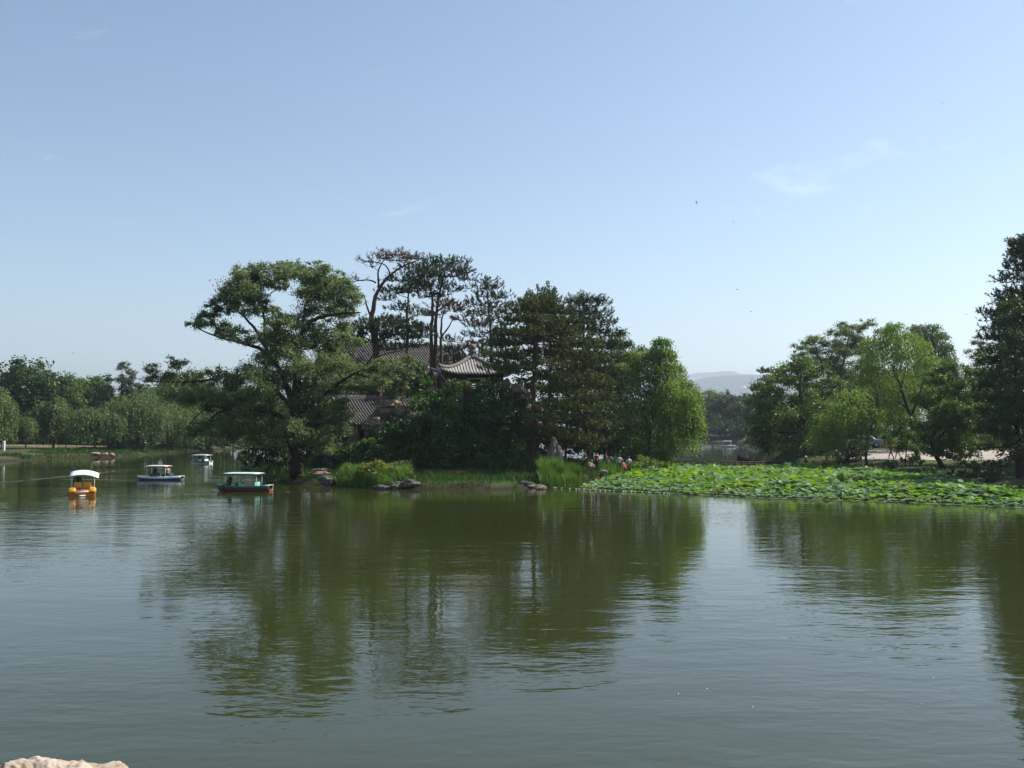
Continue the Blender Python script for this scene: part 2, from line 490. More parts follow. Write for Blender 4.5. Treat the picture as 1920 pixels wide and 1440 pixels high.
amp.inputs['To Min'].default_value = 0.35; amp.inputs['To Max'].default_value = 1.5
L.new(big, amp.inputs['Value'])
w1 = wnoise(1.15, (0.42, 1.0, 1), 2.0, 0.45, 0.12, 0.3)
w2 = wnoise(4.4, (0.55, 1.0, 1), 2.0, 0.5, -0.22)
w3 = wnoise(0.30, (0.4, 1.0, 1), 1.0, 0.4, 0.05)
hsum = wmath('ADD', wmath('MULTIPLY', w1, 0.018), wmath('MULTIPLY', w2, 0.0066))
calm = N.new('ShaderNodeMapRange'); calm.inputs['From Min'].default_value = 95; calm.inputs['From Max'].default_value = 135
calm.inputs['To Min'].default_value = 1.0; calm.inputs['To Max'].default_value = 0.22      # sheltered water behind the island
sepc = N.new('ShaderNodeSeparateXYZ'); L.new(geo.outputs['Position'], sepc.inputs[0]); L.new(sepc.outputs['Y'], calm.inputs['Value'])
hsum = wmath('MULTIPLY', hsum, wmath('MULTIPLY', amp.outputs[0], calm.outputs[0]))
hsum = wmath('ADD', hsum, wmath('MULTIPLY', w3, 0.011))
sepw = N.new('ShaderNodeSeparateXYZ'); L.new(geo.outputs['Position'], sepw.inputs[0])
def wake(a, b, h, w):
    """low ridges that a passing boat leaves along the line a-b"""
    global hsum
    dx, dy = b[0] - a[0], b[1] - a[1]; ln = math.hypot(dx, dy); dx, dy = dx / ln, dy / ln
    rx = wmath('SUBTRACT', sepw.outputs['X'], a[0]); ry = wmath('SUBTRACT', sepw.outputs['Y'], a[1])
    along = wmath('ADD', wmath('MULTIPLY', rx, dx), wmath('MULTIPLY', ry, dy))
    across = wmath('SUBTRACT', wmath('MULTIPLY', rx, -dy), wmath('MULTIPLY', ry, -dx))
    across = wmath('ADD', across, wmath('MULTIPLY', wmath('SUBTRACT', w3, 0.5), 1.2))
    g = wmath('EXPONENT', wmath('MULTIPLY', wmath('POWER', wmath('ABSOLUTE', wmath('DIVIDE', across, w)), 2.0), -1.0))
    on = N.new('ShaderNodeMapRange'); on.inputs['From Min'].default_value = -1; on.inputs['From Max'].default_value = 1.0; L.new(along, on.inputs['Value'])
    off = N.new('ShaderNodeMapRange'); off.inputs['From Min'].default_value = ln; off.inputs['From Max'].default_value = ln * 0.75; L.new(along, off.inputs['Value'])
    hsum = wmath('ADD', hsum, wmath('MULTIPLY', wmath('MULTIPLY', g, h), wmath('MULTIPLY', on.outputs[0], off.outputs[0])))
wake(G2(362, 870), G2(-300, 934), 0.035, 0.3)
wake(G2(362, 873), G2(420, 884), 0.03, 0.3)
wake(G2(255, 900), G2(80, 898), 0.02, 0.4)
wake(G2(512, 922), G2(640, 923), 0.02, 0.3)
bp = N.new('ShaderNodeBump'); bp.inputs['Strength'].default_value = 1.0; bp.inputs['Distance'].default_value = 1.0
L.new(hsum, bp.inputs['Height']); L.new(bp.outputs['Normal'], p.inputs['Normal'])
L.new(p.outputs[0], out.inputs['Surface'])
water = obj('lake_water', mkmesh('lake_water', [(-8000, -60, 0), (8000, -60, 0), (8000, 900, 0), (-8000, 900, 0)], [(0, 1, 2, 3)]), m_water)
tag(water, 'dark green rippled lake water mirroring trees and sky', 'water', kind='structure')

# ------------------------------------------------------------------ far hills
def hillz(X, Y):
    X = np.asarray(X) / 4.0; Y = np.asarray(Y) / 4.0
    e = lambda x0, y0, sx, sy, h: h * np.exp(-((X - x0) / sx) ** 2 - ((Y - y0) / sy) ** 2)
    z = e(420, 1650, 190, 260, 92) + e(250, 1700, 160, 240, 62) + e(720, 1500, 260, 300, 112) + e(1150, 1600, 300, 350, 120)
    z = z + e(480, 2650, 260, 260, 148) + e(800, 2700, 320, 260, 165) + e(150, 2700, 260, 240, 100) + e(-900, 2300, 900, 300, 70) + e(1700, 2300, 500, 500, 150)
    n = (vnoise(X, Y, 150, 7) - 0.5) * 0.24 + (vnoise(X, Y, 60, 8) - 0.5) * 0.12 + (vnoise(X, Y, 22, 9) - 0.5) * 0.05
    return (z * 0.66 * (1 + n) - 4) * 4.0 + (vnoise(X, Y, 6, 10) - 0.5) * 7
hx, hy = np.meshgrid(np.linspace(-9600, 9600, 200), np.linspace(4200, 12000, 90))
hzv = hillz(hx, hy)
ii = (np.arange(89)[:, None] * 200 + np.arange(199)[None, :]).ravel()
m_hill = mat_solid('hill_woods', (0.045, 0.075, 0.030), (0.022, 0.040, 0.018), 0.95, 0.02, 0.0, 0.05, detail=9)
hills = obj('hills', mkmesh('hills', np.stack([hx.ravel(), hy.ravel(), hzv.ravel()], axis=1), np.stack([ii, ii + 1, ii + 201, ii + 200], axis=1), smooth=True), m_hill)
tag(hills, 'hazy blue wooded hills on the horizon', 'hills', kind='structure')

# ------------------------------------------------------------------ haze
m_haze = bpy.data.materials.new('haze_air'); m_haze.use_nodes = True
nt = m_haze.node_tree; nt.nodes.clear()
ho = nt.nodes.new('ShaderNodeOutputMaterial'); pv = nt.nodes.new('ShaderNodeVolumePrincipled')
pv.inputs['Color'].default_value = (0.74, 0.86, 1.0, 1)
pv.inputs['Density'].default_value = 0.00017
pv.inputs['Anisotropy'].default_value = 0.35
nt.links.new(pv.outputs[0], ho.inputs['Volume'])
haze = MB().box((0, 6250, 258.0), (26400, 13900, 521.0)).build('haze', m_haze)
tag(haze, 'pale summer haze over the lake', 'haze', kind='stuff')

# path along the far side of the right bank (a thin sheet laid on the slope)
def draped(name, pts_fn, nu, nv, lift, mat):
    V = []
    for j in range(nv + 1):
        for i in range(nu + 1):
            V.append(pts_fn(i / nu, j / nv))
    V = np.array(V); z = H(V[:, 0], V[:, 1]) + lift
    jj = (np.arange(nv)[:, None] * (nu + 1) + np.arange(nu)[None, :]).ravel()
    return obj(name, mkmesh(name, np.column_stack([V, z]), np.stack([jj, jj + 1, jj + nu + 2, jj + nu + 1], axis=1), smooth=True), mat)
m_path = mat_solid('path_dust', (0.42, 0.37, 0.33), (0.30, 0.255, 0.225), 0.95, 0.8, 0.01, 0.1)
m_sand = mat_solid('sand_path', (0.34, 0.26, 0.19), (0.20, 0.155, 0.115), 0.95, 0.8, 0.01, 0.1)
path = draped('path', lambda u, v: (36 + 50 * u, 104.2 + 15 * v + 0.7 * math.sin(u * 9) * (1 - v) - 5 * u), 80, 30, 0.035, m_path)
tag(path, 'pale dusty walk behind the shore trees', 'path', kind='structure')
spath = draped('path', lambda u, v: (G2(-200, 852)[0] * (1 - u) + XY(470, 205)[0] * u, 160 + 50 * u + (5 + 3 * math.sin(u * 7)) * v), 120, 8, 0.05, m_sand)
tag(spath, 'sandy walk under the willows across the lake', 'path', kind='structure')

# ------------------------------------------------------------------ plants
def unit(v): return v / (np.linalg.norm(v, axis=-1, keepdims=True) + 1e-9)
def rdir(rng, n): return unit(rng.normal(size=(n, 3)))

def put_leaves(acc, P, nrm, Lg, Wd, rng, droop=0.25):
    n = len(P)
    a = unit(np.cross(nrm, rdir(rng, n)))
    a[:, 2] -= droop; a = unit(a)
    s = unit(np.cross(nrm, a))
    Lr = (Lg * rng.uniform(0.65, 1.3, n))[:, None]; Wr = (Wd * rng.uniform(0.7, 1.25, n))[:, None]
    V = np.stack([P - a * Lr * 0.5, P + s * Wr * 0.5 + a * Lr * 0.05, P + a * Lr * 0.5, P - s * Wr * 0.5 + a * Lr * 0.05], axis=1).reshape(-1, 3)
    acc.quads(V, np.arange(n * 4).reshape(-1, 4))

def broad_clump(acc, wood, c, r, rng, leaf=0.2, asp=0.5, lai=1.5, sub=10, twig=0.022, outfrac=1.0):
    c = np.array(tuple(c)); r = np.array(r, dtype=float)
    u = rdir(rng, sub); u[:, 2] = np.where(u[:, 2] < -0.35, u[:, 2] * 0.6, u[:, 2])
    sc = c + u * r * rng.uniform(0.45, 1.0, (sub, 1))
    for k in range(sub):
        rs = r.mean() * rng.uniform(0.34, 0.58)
        n = int(lai * PI * rs * rs / (leaf * leaf * asp * 0.55)) + 4
        d = rdir(rng, n)
        g = np.abs(rng.normal(size=(n, 1))) * 0.60 + 0.10
        off = d * np.array([1.1, 1.1, 0.75]) * rs * np.where(g > 1.25, rng.uniform(0.2, 1.2, (n, 1)), g)
        sv = u[k] * np.array([1, 1, 0.6]) + rng.normal(size=3) * 0.5; sv[2] -= 0.15; sv = sv / (np.linalg.norm(sv) + 1e-6)      # a spray stretched along its twig
        off = off * 0.9 + np.outer(off @ sv, sv) * 0.55
        nrm = unit(rdir(rng, n) * 0.8 + d * 0.5 + np.array([0, 0, 0.45]))
        put_leaves(acc, sc[k] + off, nrm, leaf, leaf * asp, rng)
        if wood is not None and twig > 0:
            mid = (c + sc[k]) / 2 + np.array([0, 0, -0.08]) * r.mean()
            wood.tube(bez(c, mid, sc[k], 3), [twig, twig * 0.7, twig * 0.35], 3)

def willow_clump(acc, wood, c, r, rng, leaf=0.28, strands=26, length=2.2, step=0.155, wid=0.058, fill=40):
    c = np.array(tuple(c)); r = np.array(r, dtype=float); strands = int(strands * 1.6)
    for k in range(strands):
        u = rdir(rng, 1)[0]; u[2] = abs(u[2]) * 0.9 + 0.05 * rng.normal()
        p = c + u * r * rng.uniform(0.35, 1.15)
        v = np.array([u[0], u[1], 0.25]) * rng.uniform(0.25, 0.7)
        ln = length * rng.uniform(0.3, 1.5); n = max(4, int(ln / step))
        t = (np.arange(n) + 0.5) / n
        q = p + v[None, :] * (np.sqrt(t) * 0.9)[:, None] + np.array([0, 0, -1.0]) * (ln * t ** 1.5)[:, None]
        q = q + rng.normal(size=(n, 3)) * np.array([0.11, 0.11, 0.07]) + np.outer(t, rng.normal(size=3) * [0.25, 0.25, 0])
        a = unit(rng.normal(size=(n, 3)) * 0.42 + np.array([0, 0, -0.85]) + np.array([u[0], u[1], 0]) * 0.35)
        nr = unit(np.cross(a, rdir(rng, n))); s = np.cross(a, nr)
        Lr = (leaf * rng.uniform(0.7, 1.3, n))[:, None]; Wr = (wid * rng.uniform(0.7, 1.3, n))[:, None]
        V = np.stack([q, q + a * Lr * 0.45 + s * Wr, q + a * Lr, q + a * Lr * 0.45 - s * Wr], axis=1).reshape(-1, 3)
        acc.quads(V, np.arange(n * 4).reshape(-1, 4))
    if fill:
        d = rdir(rng, fill)
        put_leaves(acc, c + d * r * rng.uniform(0.3, 0.95, (fill, 1)), unit(rdir(rng, fill) + [0, 0, 0.5]), leaf, wid * 2, rng, 0.7)

def pine_pad(acc, wood, c, r, rng, dens=7.0, fl=0.55, bl=0.26, bw=0.05, blades=12, twig=0.02, vz=1.5):
    """a flat pad of upright needle candles"""
    c = np.array(tuple(c)); r = np.array(r, dtype=float)
    r = r * np.array([1.12, 1.12, vz]); bw = bw * 1.75; bl = bl * 1.2; blades = int(blades * 1.2)
    n = max(6, int(PI * r[0] * r[1] * dens * 1.45))
    rho = np.sqrt(rng.uniform(0, 1, n)); th = rng.uniform(0, 2 * PI, n)
    lob = 1 + 0.22 * np.sin(th * 3 + rng.uniform(0, 6)) + 0.14 * np.sin(th * 7 + rng.uniform(0, 6))
    off = np.stack([np.cos(th) * rho * lob * r[0], np.sin(th) * rho * lob * r[1], r[2] * (np.sqrt(np.clip(1 - rho ** 2, 0, 1)) * rng.uniform(-0.25, 1.0, n) - 0.15)], axis=1)
    base = c + off
    outw = np.stack([np.cos(th) * rho, np.sin(th) * rho, np.zeros(n)], axis=1)
    ax = unit(outw * 0.75 + np.array([0, 0, 0.75]) + rng.normal(size=(n, 3)) * 0.28)
    ln = fl * rng.uniform(0.6, 1.25, n)
    b = np.repeat(np.arange(n), blades); m = len(b)
    t = rng.uniform(0.0, 1.0, m)
    o = base[b] + ax[b] * (ln[b] * t)[:, None]
    d = unit(ax[b] * 0.75 + rdir(rng, m) * 0.8)
    s = unit(np.cross(d, rdir(rng, m)))
    L_ = (bl * rng.uniform(0.7, 1.2, m))[:, None]; W_ = bw * rng.uniform(0.7, 1.3, m)[:, None]
    V = np.stack([o - s * W_ * 0.5, o + s * W_ * 0.5, o + d * L_], axis=1).reshape(-1, 3)
    acc.tris(V, np.arange(m * 3).reshape(-1, 3))
    if wood is not None:
        for k in range(0, n, max(1, n // 14)):
            wood.tube(bez(c, c + off[k] * [0.5, 0.5, 0.2] + [0, 0, -0.1], base[k], 3), [twig * 1.6, twig, twig * 0.4], 3)

def strand_clump(acc, wood, c, r, rng, leaf=0.16, n=14, hgt=3.0):
    """upright poplar shoots"""
    c = np.array(tuple(c))
    for k in range(n):
        th = rng.uniform(0, 2 * PI); q = math.sqrt(rng.uniform())
        p0 = c + np.array([math.cos(th) * q * r[0], math.sin(th) * q * r[1], -r[2]])
        h = hgt * (0.98 - 0.45 * q) * rng.uniform(0.72, 1.06)
        m = int(h * 75)
        t = rng.uniform(0, 1, m)
        lean = np.array([math.cos(th), math.sin(th), 0]) * 0.05 * h
        P = p0 + np.outer(t, np.array([0, 0, h]) + lean) + rng.normal(size=(m, 3)) * (0.10 + 0.20 * (1.1 - t))[:, None]
        put_leaves(acc, P, rdir(rng, m), leaf, leaf * 0.7, rng, 0.0)
        wood.tube([p0, p0 + np.array([0, 0, h]) * 0.95 + lean], [0.025, 0.008], 3)

ROOTS = {}
def make_tree(name, label, cat, base, trunks, clumps, kind, leafmat, bark, seed, group=None, **kw):
    """base: foot of the tree; trunks: [(points, r0, r1)] in world space; clumps: [(centre, (rx, ry, rz))] in world space"""
    rng = np.random.default_rng(seed)
    base = Vector(base); b = np.array(tuple(base))
    wood, lf = NP(), NP()
    nodes, nrad = [], []
    for pts, r0, r1 in trunks:
        P = smooth_path(pts, 5) - b
        k = len(P); rr = np.linspace(r0, r1, k)
        P[1:-1] += rng.normal(size=(k - 2, 3)) * (rr[1:-1] * 0.18)[:, None]
        wood.tube(P, rr, 8 if r0 > 0.12 else 6)
        nodes.append(P); nrad.append(rr)
    nodes = np.concatenate(nodes); nrad = np.concatenate(nrad)
    limb = kw.pop('limb', 0.06)
    for c, r in clumps:
        c = np.array(tuple(c)) - b
        d = np.linalg.norm(nodes - c, axis=1) + 1.3 * np.maximum(0, nodes[:, 2] - c[2] + 0.2)
        i = int(np.argmin(d)); q = nodes[i]
        dist = np.linalg.norm(c - q)
        if dist > 0.3:
            mid = (q + c) / 2 + np.array([0, 0, -0.12 * dist]) + rng.normal(size=3) * 0.06 * dist
            r0 = min(nrad[i] * 0.7, limb * (0.5 + 0.16 * dist) + 0.01)
            wood.tube(bez(q, mid, c, 6), np.linspace(r0, r0 * 0.35, 6), 5)
        if kind == 'broad': broad_clump(lf, wood, c, r, rng, **kw)
        elif kind == 'willow': willow_clump(lf, wood, c, r, rng, **kw)
        elif kind == 'pine': pine_pad(lf, wood, c, r, rng, **kw)
        elif kind == 'poplar': strand_clump(lf, wood, c, r, rng, **kw)
    root = empty(name, base)
    tag(root, label, cat, group)
    obj('trunk', wood.mesh('trunk', True), bark, root)
    obj('crown', lf.mesh('crown'), leafmat, root)
    return root

def copy_tree(o, label, loc, rz=0.0, sc=1.0, group=None):
    c = o.copy(); COL.objects.link(c); c.location = loc; c.rotation_euler = (0, 0, rz); c.scale = (sc, sc, sc) if not isinstance(sc, tuple) else sc
    c['label'] = label
    if group: c['group'] = group
    for ch in o.children:
        k = ch.copy(); COL.objects.link(k); k.parent = c
    return c

def pxc(lst, Y, rng, depth=0.6):
    """clumps given as (px, py, rx, ry[, dy]) in the photo, spread in depth round the plane Y"""
    out = []
    for e in lst:
        px, py, rx, ry = e[:4]
        dy = e[4] if len(e) > 4 else rng.uniform(-1, 1) * depth
        k = mpp(Y)
        out.append((at(px, py, Y + dy), (rx * k, (rx + ry) * 0.5 * k, ry * k)))
    return out

def pxp(lst, Y):
    return [at(e[0], e[1], Y + (e[2] if len(e) > 2 else 0)) for e in lst]

def dome(rng, c, R3, n, rc, lowcut=-0.25, inner=0.25):
    """clumps spread over an ellipsoid dome"""
    out = []; c = np.array(tuple(c)); R3 = np.array(R3)
    for i in range(n):
        z = 1 - (i + 0.5) / n * (1 - lowcut); ph = i * 2.39996 + rng.uniform(-0.5, 0.5)
        s = math.sqrt(max(0, 1 - z * z))
        f = rng.uniform(0.62, 0.92) if rng.uniform() > inner else rng.uniform(0.2, 0.6)
        k = rc * rng.uniform(0.75, 1.3)
        out.append((c + np.array([s * math.cos(ph), s * math.sin(ph), z]) * R3 * f, (k * 1.1, k * 1.1, k * 0.85)))
    return out

# ---- the big spreading tree at the island's left end
YB = 84.0
rng = np.random.default_rng(5)
elm = [(430, 562, 26, 22), (455, 535, 34, 28), (484, 506, 18, 14), (516, 515, 25, 18), (543, 512, 22, 18), (450, 565, 30, 20), (525, 538, 18, 10),
       (575, 517, 24, 24), (608, 520, 20, 20), (585, 548, 32, 22), (598, 575, 42, 22), (640, 556, 30, 22), (660, 570, 24, 18), (625, 540, 26, 18), (650, 590, 30, 10), (668, 552, 14, 12),
       (470, 560, 28, 18), (500, 532, 16, 12), (424, 543, 18, 14), (520, 603, 22, 14), (556, 600, 24, 14), (475, 585, 18, 12), (630, 615, 34, 16), (660, 640, 26, 14), (640, 640, 30, 16),
       (445, 515, 20, 14, -1), (470, 520, 22, 16, 1), (530, 500, 18, 10, 0), (560, 505, 16, 12, 1), (592, 502, 18, 12, -1), (630, 520, 20, 14, 1), (645, 535, 22, 14, -1), (600, 545, 34, 22, 2), (470, 545, 28, 18, -2), (415, 585, 20, 10, 1),
       (540, 805, 32, 22, -2.5), (578, 822, 28, 20, -2.5), (515, 828, 30, 18, -2), (612, 838, 26, 16, -2), (478, 815, 34, 20, 1), (438, 812, 28, 16, 0), (640, 780, 24, 16, -1), (590, 795, 30, 20, 2),
       (402, 570, 16, 10), (368, 606, 18, 10), (392, 604, 24, 13), (416, 620, 26, 12), (442, 628, 24, 12), (392, 590, 22, 9), (462, 640, 18, 9), (500, 575, 10, 18), (514, 582, 10, 12),
       (536, 620, 40, 24), (515, 650, 34, 28), (578, 628, 36, 24), (498, 690, 30, 24), (552, 680, 40, 36), (606, 650, 34, 24), (540, 650, 36, 28),
       (284, 694, 17, 11), (334, 684, 15, 15), (303, 706, 25, 9), (350, 714, 34, 14), (395, 700, 22, 12), (420, 718, 36, 16), (455, 702, 32, 15), (482, 728, 40, 24), (280, 714, 12, 5),
       (380, 744, 40, 18), (430, 752, 46, 22), (335, 740, 32, 16), (470, 760, 40, 26),
       (622, 684, 36, 24), (660, 700, 34, 22), (700, 690, 24, 17), (735, 692, 18, 16), (720, 714, 24, 15), (650, 728, 38, 18), (600, 722, 36, 26), (560, 740, 40, 28), (690, 722, 26, 14),
       (400, 788, 36, 20), (455, 792, 42, 26), (505, 782, 42, 30), (598, 772, 38, 24), (630, 800, 26, 20), (520, 720, 40, 30), (365, 812, 20, 14), (640, 762, 22, 14), (600, 815, 30, 20)]
cl = []
for e in elm:
    dy = e[4] if len(e) > 4 else rng.uniform(-3.8, 3.8) if 470 < e[0] < 680 and e[1] > 560 else rng.uniform(-2.0, 2.0)
    cl.append((at(e[0], e[1], YB + dy), (e[2] * mpp(YB) * 1.15, (e[2] + e[3]) * 0.5 * mpp(YB) * 1.3, e[3] * mpp(YB) * 1.2)))
tp = lambda l: pxp(l, YB)
elm_tr = [(tp([(556, 896), (555, 860), (553, 815), (556, 780), (556, 740), (556, 690), (560, 640), (578, 608), (602, 595), (640, 588), (676, 586)]), 0.62, 0.05),
          (tp([(554, 800), (546, 755), (530, 705), (500, 662), (460, 645), (410, 632), (362, 612)]), 0.32, 0.03),
          (tp([(512, 676), (486, 630), (468, 605), (440, 580), (405, 582)]), 0.17, 0.03),
          (tp([(500, 655), (495, 600), (492, 568), (487, 528), (484, 505)]), 0.14, 0.02),
          (tp([(492, 570), (510, 548), (538, 538)]), 0.07, 0.02),
          (tp([(558, 655), (572, 580), (582, 530)]), 0.12, 0.02),
          (tp([(556, 775), (592, 752), (636, 718), (686, 685), (708, 645)]), 0.24, 0.03),
          (tp([(550, 770), (505, 722), (440, 705), (380, 714), (320, 716), (275, 714)]), 0.20, 0.02),
          (tp([(550, 790), (490, 770), (420, 770), (385, 795), (355, 828)]), 0.20, 0.025),
          (tp([(430, 768), (395, 762), (360, 790), (352, 812)]), 0.08, 0.02)]
big_tree = make_tree('spreading_tree', 'huge spreading old tree with thick dark trunk at the island point', 'tree', at(556, 898, YB), elm_tr, cl, 'broad', LF_ELM, BARK, 11, leaf=0.225, asp=0.40, lai=1.30, sub=14, twig=0.024, limb=0.07)

# ---- pines on the island
def pine(label, Y, base, trunks, pads, seed, mat=NEEDLE, name='pine_tree', **kw):
    rng = np.random.default_rng(seed)
    c = pxc(pads, Y, rng, kw.pop('depth', 1.2))
    return make_tree(name, label, 'pine', at(base[0], base[1], Y), [(pxp(t[0], Y), t[1], t[2]) for t in trunks], c, 'pine', mat, BARK_PINE, seed, **kw)

pine('tallest pine of the island, leaning umbrella crown nearly bare and brown', 108, (708, 760),
     [([(708, 760), (708, 690), (702, 640), (696, 605), (702, 565), (712, 540), (732, 516), (760, 497), (795, 484)], 0.42, 0.04),
      ([(711, 541), (709, 512), (718, 490), (735, 478)], 0.13, 0.02), ([(705, 530), (690, 525), (665, 527), (640, 530)], 0.10, 0.015),
      ([(732, 515), (722, 497), (695, 490), (676, 488)], 0.10, 0.015), ([(698, 600), (688, 575), (684, 560), (668, 548)], 0.13, 0.02),
      ([(755, 500), (775, 478), (800, 488)], 0.05, 0.01), ([(740, 510), (750, 490), (760, 478)], 0.05, 0.01)],
     [(735, 477, 28, 6), (715, 484, 32, 6), (760, 482, 30, 6), (785, 484, 24, 5), (690, 491, 20, 5), (742, 488, 32, 6), (700, 500, 18, 4), (770, 492, 22, 5), (650, 528, 14, 4), (672, 525, 12, 4)], 21, NEEDLE_BR, dens=2.6, blades=10, bl=0.30, bw=0.035, twig=0.035)
pine('tall thin pine just behind the bare brown one, dark tufted boughs', 111, (765, 770),
     [([(765, 770), (764, 700), (764, 640), (763, 590), (768, 540), (780, 510)], 0.26, 0.03)],
     [(778, 508, 30, 9), (752, 525, 28, 9), (740, 548, 30, 8), (728, 562, 18, 6), (790, 528, 30, 9), (772, 545, 26, 8), (756, 580, 26, 8), (783, 590, 24, 7), (748, 604, 24, 8), (775, 616, 28, 8), (730, 544, 12, 5)], 22, dens=6)
pine('tall twin stemmed pine with broad flat dark top above the pavilion', 106, (812, 770),
     [([(808, 770), (810, 690), (809, 620), (811, 570), (805, 530), (800, 515)], 0.28, 0.04), ([(815, 765), (816, 660), (818, 590), (824, 550), (834, 510), (838, 498)], 0.26, 0.03),
      ([(818, 585), (850, 565), (870, 590), (880, 610)], 0.1, 0.02), ([(830, 520), (860, 520), (880, 540)], 0.08, 0.015)],
     [(836, 494, 36, 9), (808, 503, 30, 9), (860, 508, 22, 8), (792, 516, 30, 9), (872, 524, 20, 7), (882, 540, 10, 6), (840, 516, 34, 9), (812, 534, 34, 9), (786, 540, 24, 8), (846, 545, 20, 7), (800, 556, 24, 7), (828, 556, 16, 6)], 23, dens=6.5)
pine('pine with a rusty brown dying bough beside the twin stemmed one', 104, (830, 770),
     [([(828, 770), (828, 700), (827, 640), (828, 600), (833, 585)], 0.24, 0.04), ([(828, 632), (842, 612), (850, 600), (868, 600)], 0.10, 0.02)],
     [(836, 573, 26, 8), (858, 582, 26, 9), (876, 600, 20, 9), (888, 612, 14, 6), (815, 590, 18, 6)], 24, NEEDLE_BR, dens=6, depth=0.8)
pine('layered blue green pine standing left of the poplars', 109, (920, 770),
     [([(918, 770), (920, 700), (921, 640), (916, 580), (912, 530)], 0.28, 0.03)],
     [(912, 530, 15, 7), (905, 541, 16, 7), (926, 540, 20, 7), (912, 556, 28, 8), (940, 558, 18, 7), (895, 570, 20, 7), (930, 575, 26, 8), (905, 590, 28, 8), (938, 595, 20, 7), (915, 610, 32, 9), (895, 630, 26, 8), (940, 628, 24, 8), (918, 648, 34, 9), (948, 645, 24, 9), (905, 668, 30, 9), (940, 668, 30, 9), (960, 655, 20, 9), (925, 688, 34, 10), (958, 682, 26, 10)], 25, dens=6)
pine('low dark pine with flat boughs hanging over the upper hall roof', 103, (708, 790),
     [([(709, 790), (709, 720), (708, 665), (706, 625), (712, 606)], 0.36, 0.06), ([(708, 640), (740, 628), (790, 622)], 0.14, 0.02), ([(707, 645), (680, 632), (650, 632)], 0.12, 0.02), ([(708, 668), (740, 660), (775, 655)], 0.08, 0.02)],
     [(710, 606, 34, 9), (680, 616, 34, 9), (742, 612, 32, 9), (775, 620, 32, 9), (655, 628, 26, 8), (710, 628, 38, 10), (750, 634, 36, 9), (790, 632, 24, 8), (685, 642, 30, 8), (735, 655, 24, 7), (770, 650, 28, 7)], 26, dens=7)
pine('slender pine behind the pavilion finial, sparse tufts', 110, (855, 770),
     [([(852, 770), (853, 700), (850, 660), (845, 640)], 0.2, 0.03)],
     [(846, 640, 20, 7), (862, 655, 22, 7), (838, 660, 22, 7), (858, 674, 24, 7), (880, 650, 18, 6), (832, 682, 26, 8), (868, 690, 20, 8)], 27, dens=4.5)

# the big front pine: many tiers of olive boughs
rng = np.random.default_rng(40)
pads = []
tiers = [(566, 34), (582, 50), (600, 66), (620, 80), (642, 92), (664, 100), (688, 104), (712, 108), (738, 108), (764, 106), (790, 96), (816, 80)]
for ty, hw in tiers:
    k = max(3, int(hw / 10))
    for i in range(k):
        u = (i + 0.5) / k * 2 - 1
        cx = 1008 + ty * 0.0 + (ty - 560) * 0.13
        if u < 0 and ty > 700: u *= 0.45
        pads.append((cx + u * hw + rng.uniform(-6, 6), ty + abs(u) * 9 + rng.uniform(-5, 5), 25 + rng.uniform(-4, 6), 8.5 + rng.uniform(-1, 1.5), rng.uniform(-1, 1) * math.sqrt(max(0.05, 1 - u * u)) * hw * mpp(88) - 0.5))
pads = [p_ for p_ in pads if not (960 < p_[0] < 1020 and 700 < p_[1] < 810)]
pine('broad dense pine with olive needles and straight trunk in front of the rock wall', 88, (1001, 888),
     [([(1001, 888), (1001, 840), (1000, 770), (1002, 700), (1006, 630), (1010, 575), (1011, 562)], 0.30, 0.05), ([(1001, 700), (1060, 690), (1090, 695)], 0.07, 0.02), ([(1000, 760), (1050, 745), (1100, 752)], 0.08, 0.02)],
     pads, 41, NEEDLE_OL, dens=7.5, fl=0.5, bl=0.26, bw=0.05, limb=0.05)
rng = np.random.default_rng(43)
pads = []
for ty, hw in [(568, 22), (584, 34), (602, 42), (622, 48), (646, 54), (672, 58), (700, 62), (728, 66), (756, 66), (786, 60), (815, 50)]:
    k = max(3, int(hw / 9))
    for i in range(k):
        u = (i + 0.5) / k * 2 - 1
        pads.append((1094 + (ty - 560) * 0.1 + u * hw + rng.uniform(-5, 5), ty + abs(u) * 8 + rng.uniform(-4, 4), 23 + rng.uniform(-3, 5), 8.5, rng.uniform(-1, 1) * math.sqrt(max(0.05, 1 - u * u)) * hw * mpp(95)))
pine('spiky topped dark pine rising between the broad pine and the willow', 95, (1100, 880),
     [([(1104, 880), (1102, 800), (1098, 700), (1094, 620), (1094, 566)], 0.28, 0.04)], pads, 44, NEEDLE, dens=7.5, fl=0.7, bl=0.26)

# poplars peeking over the pines
for px, top, w, lab, sd in ((1001, 502, 13, 'paler poplar top left of a pair above the pines', 51), (1031, 494, 13, 'tallest poplar top of the pair above the pines', 52)):
    Yp = 114
    make_tree('poplar_tree', lab, 'poplar', at(px, 770, Yp), [(pxp([(px, 770), (px, 650), (px, 560)], Yp), 0.22, 0.04)],
              [(at(px, top + 45, Yp), (w * mpp(Yp), w * mpp(Yp), 45 * mpp(Yp))), (at(px, top + 95, Yp), (w * 1.3 * mpp(Yp), w * 1.3 * mpp(Yp), 45 * mpp(Yp)))], 'poplar', LF_POP, BARK, sd, group='poplars behind the pines', n=10, hgt=4.6, leaf=0.24)

# ---- willows at the island's right end
def willow(label, Y, base, trunks, clumps, seed, mat=LF_WIL, name='willow_tree', depth=1.6, **kw):
    rng = np.random.default_rng(seed)
    return make_tree(name, label, 'willow', at(base[0], base[1], Y), [(pxp(t[0], Y), t[1], t[2]) for t in trunks], pxc(clumps, Y, rng, depth), 'willow', mat, BARK_WIL, seed, **kw)

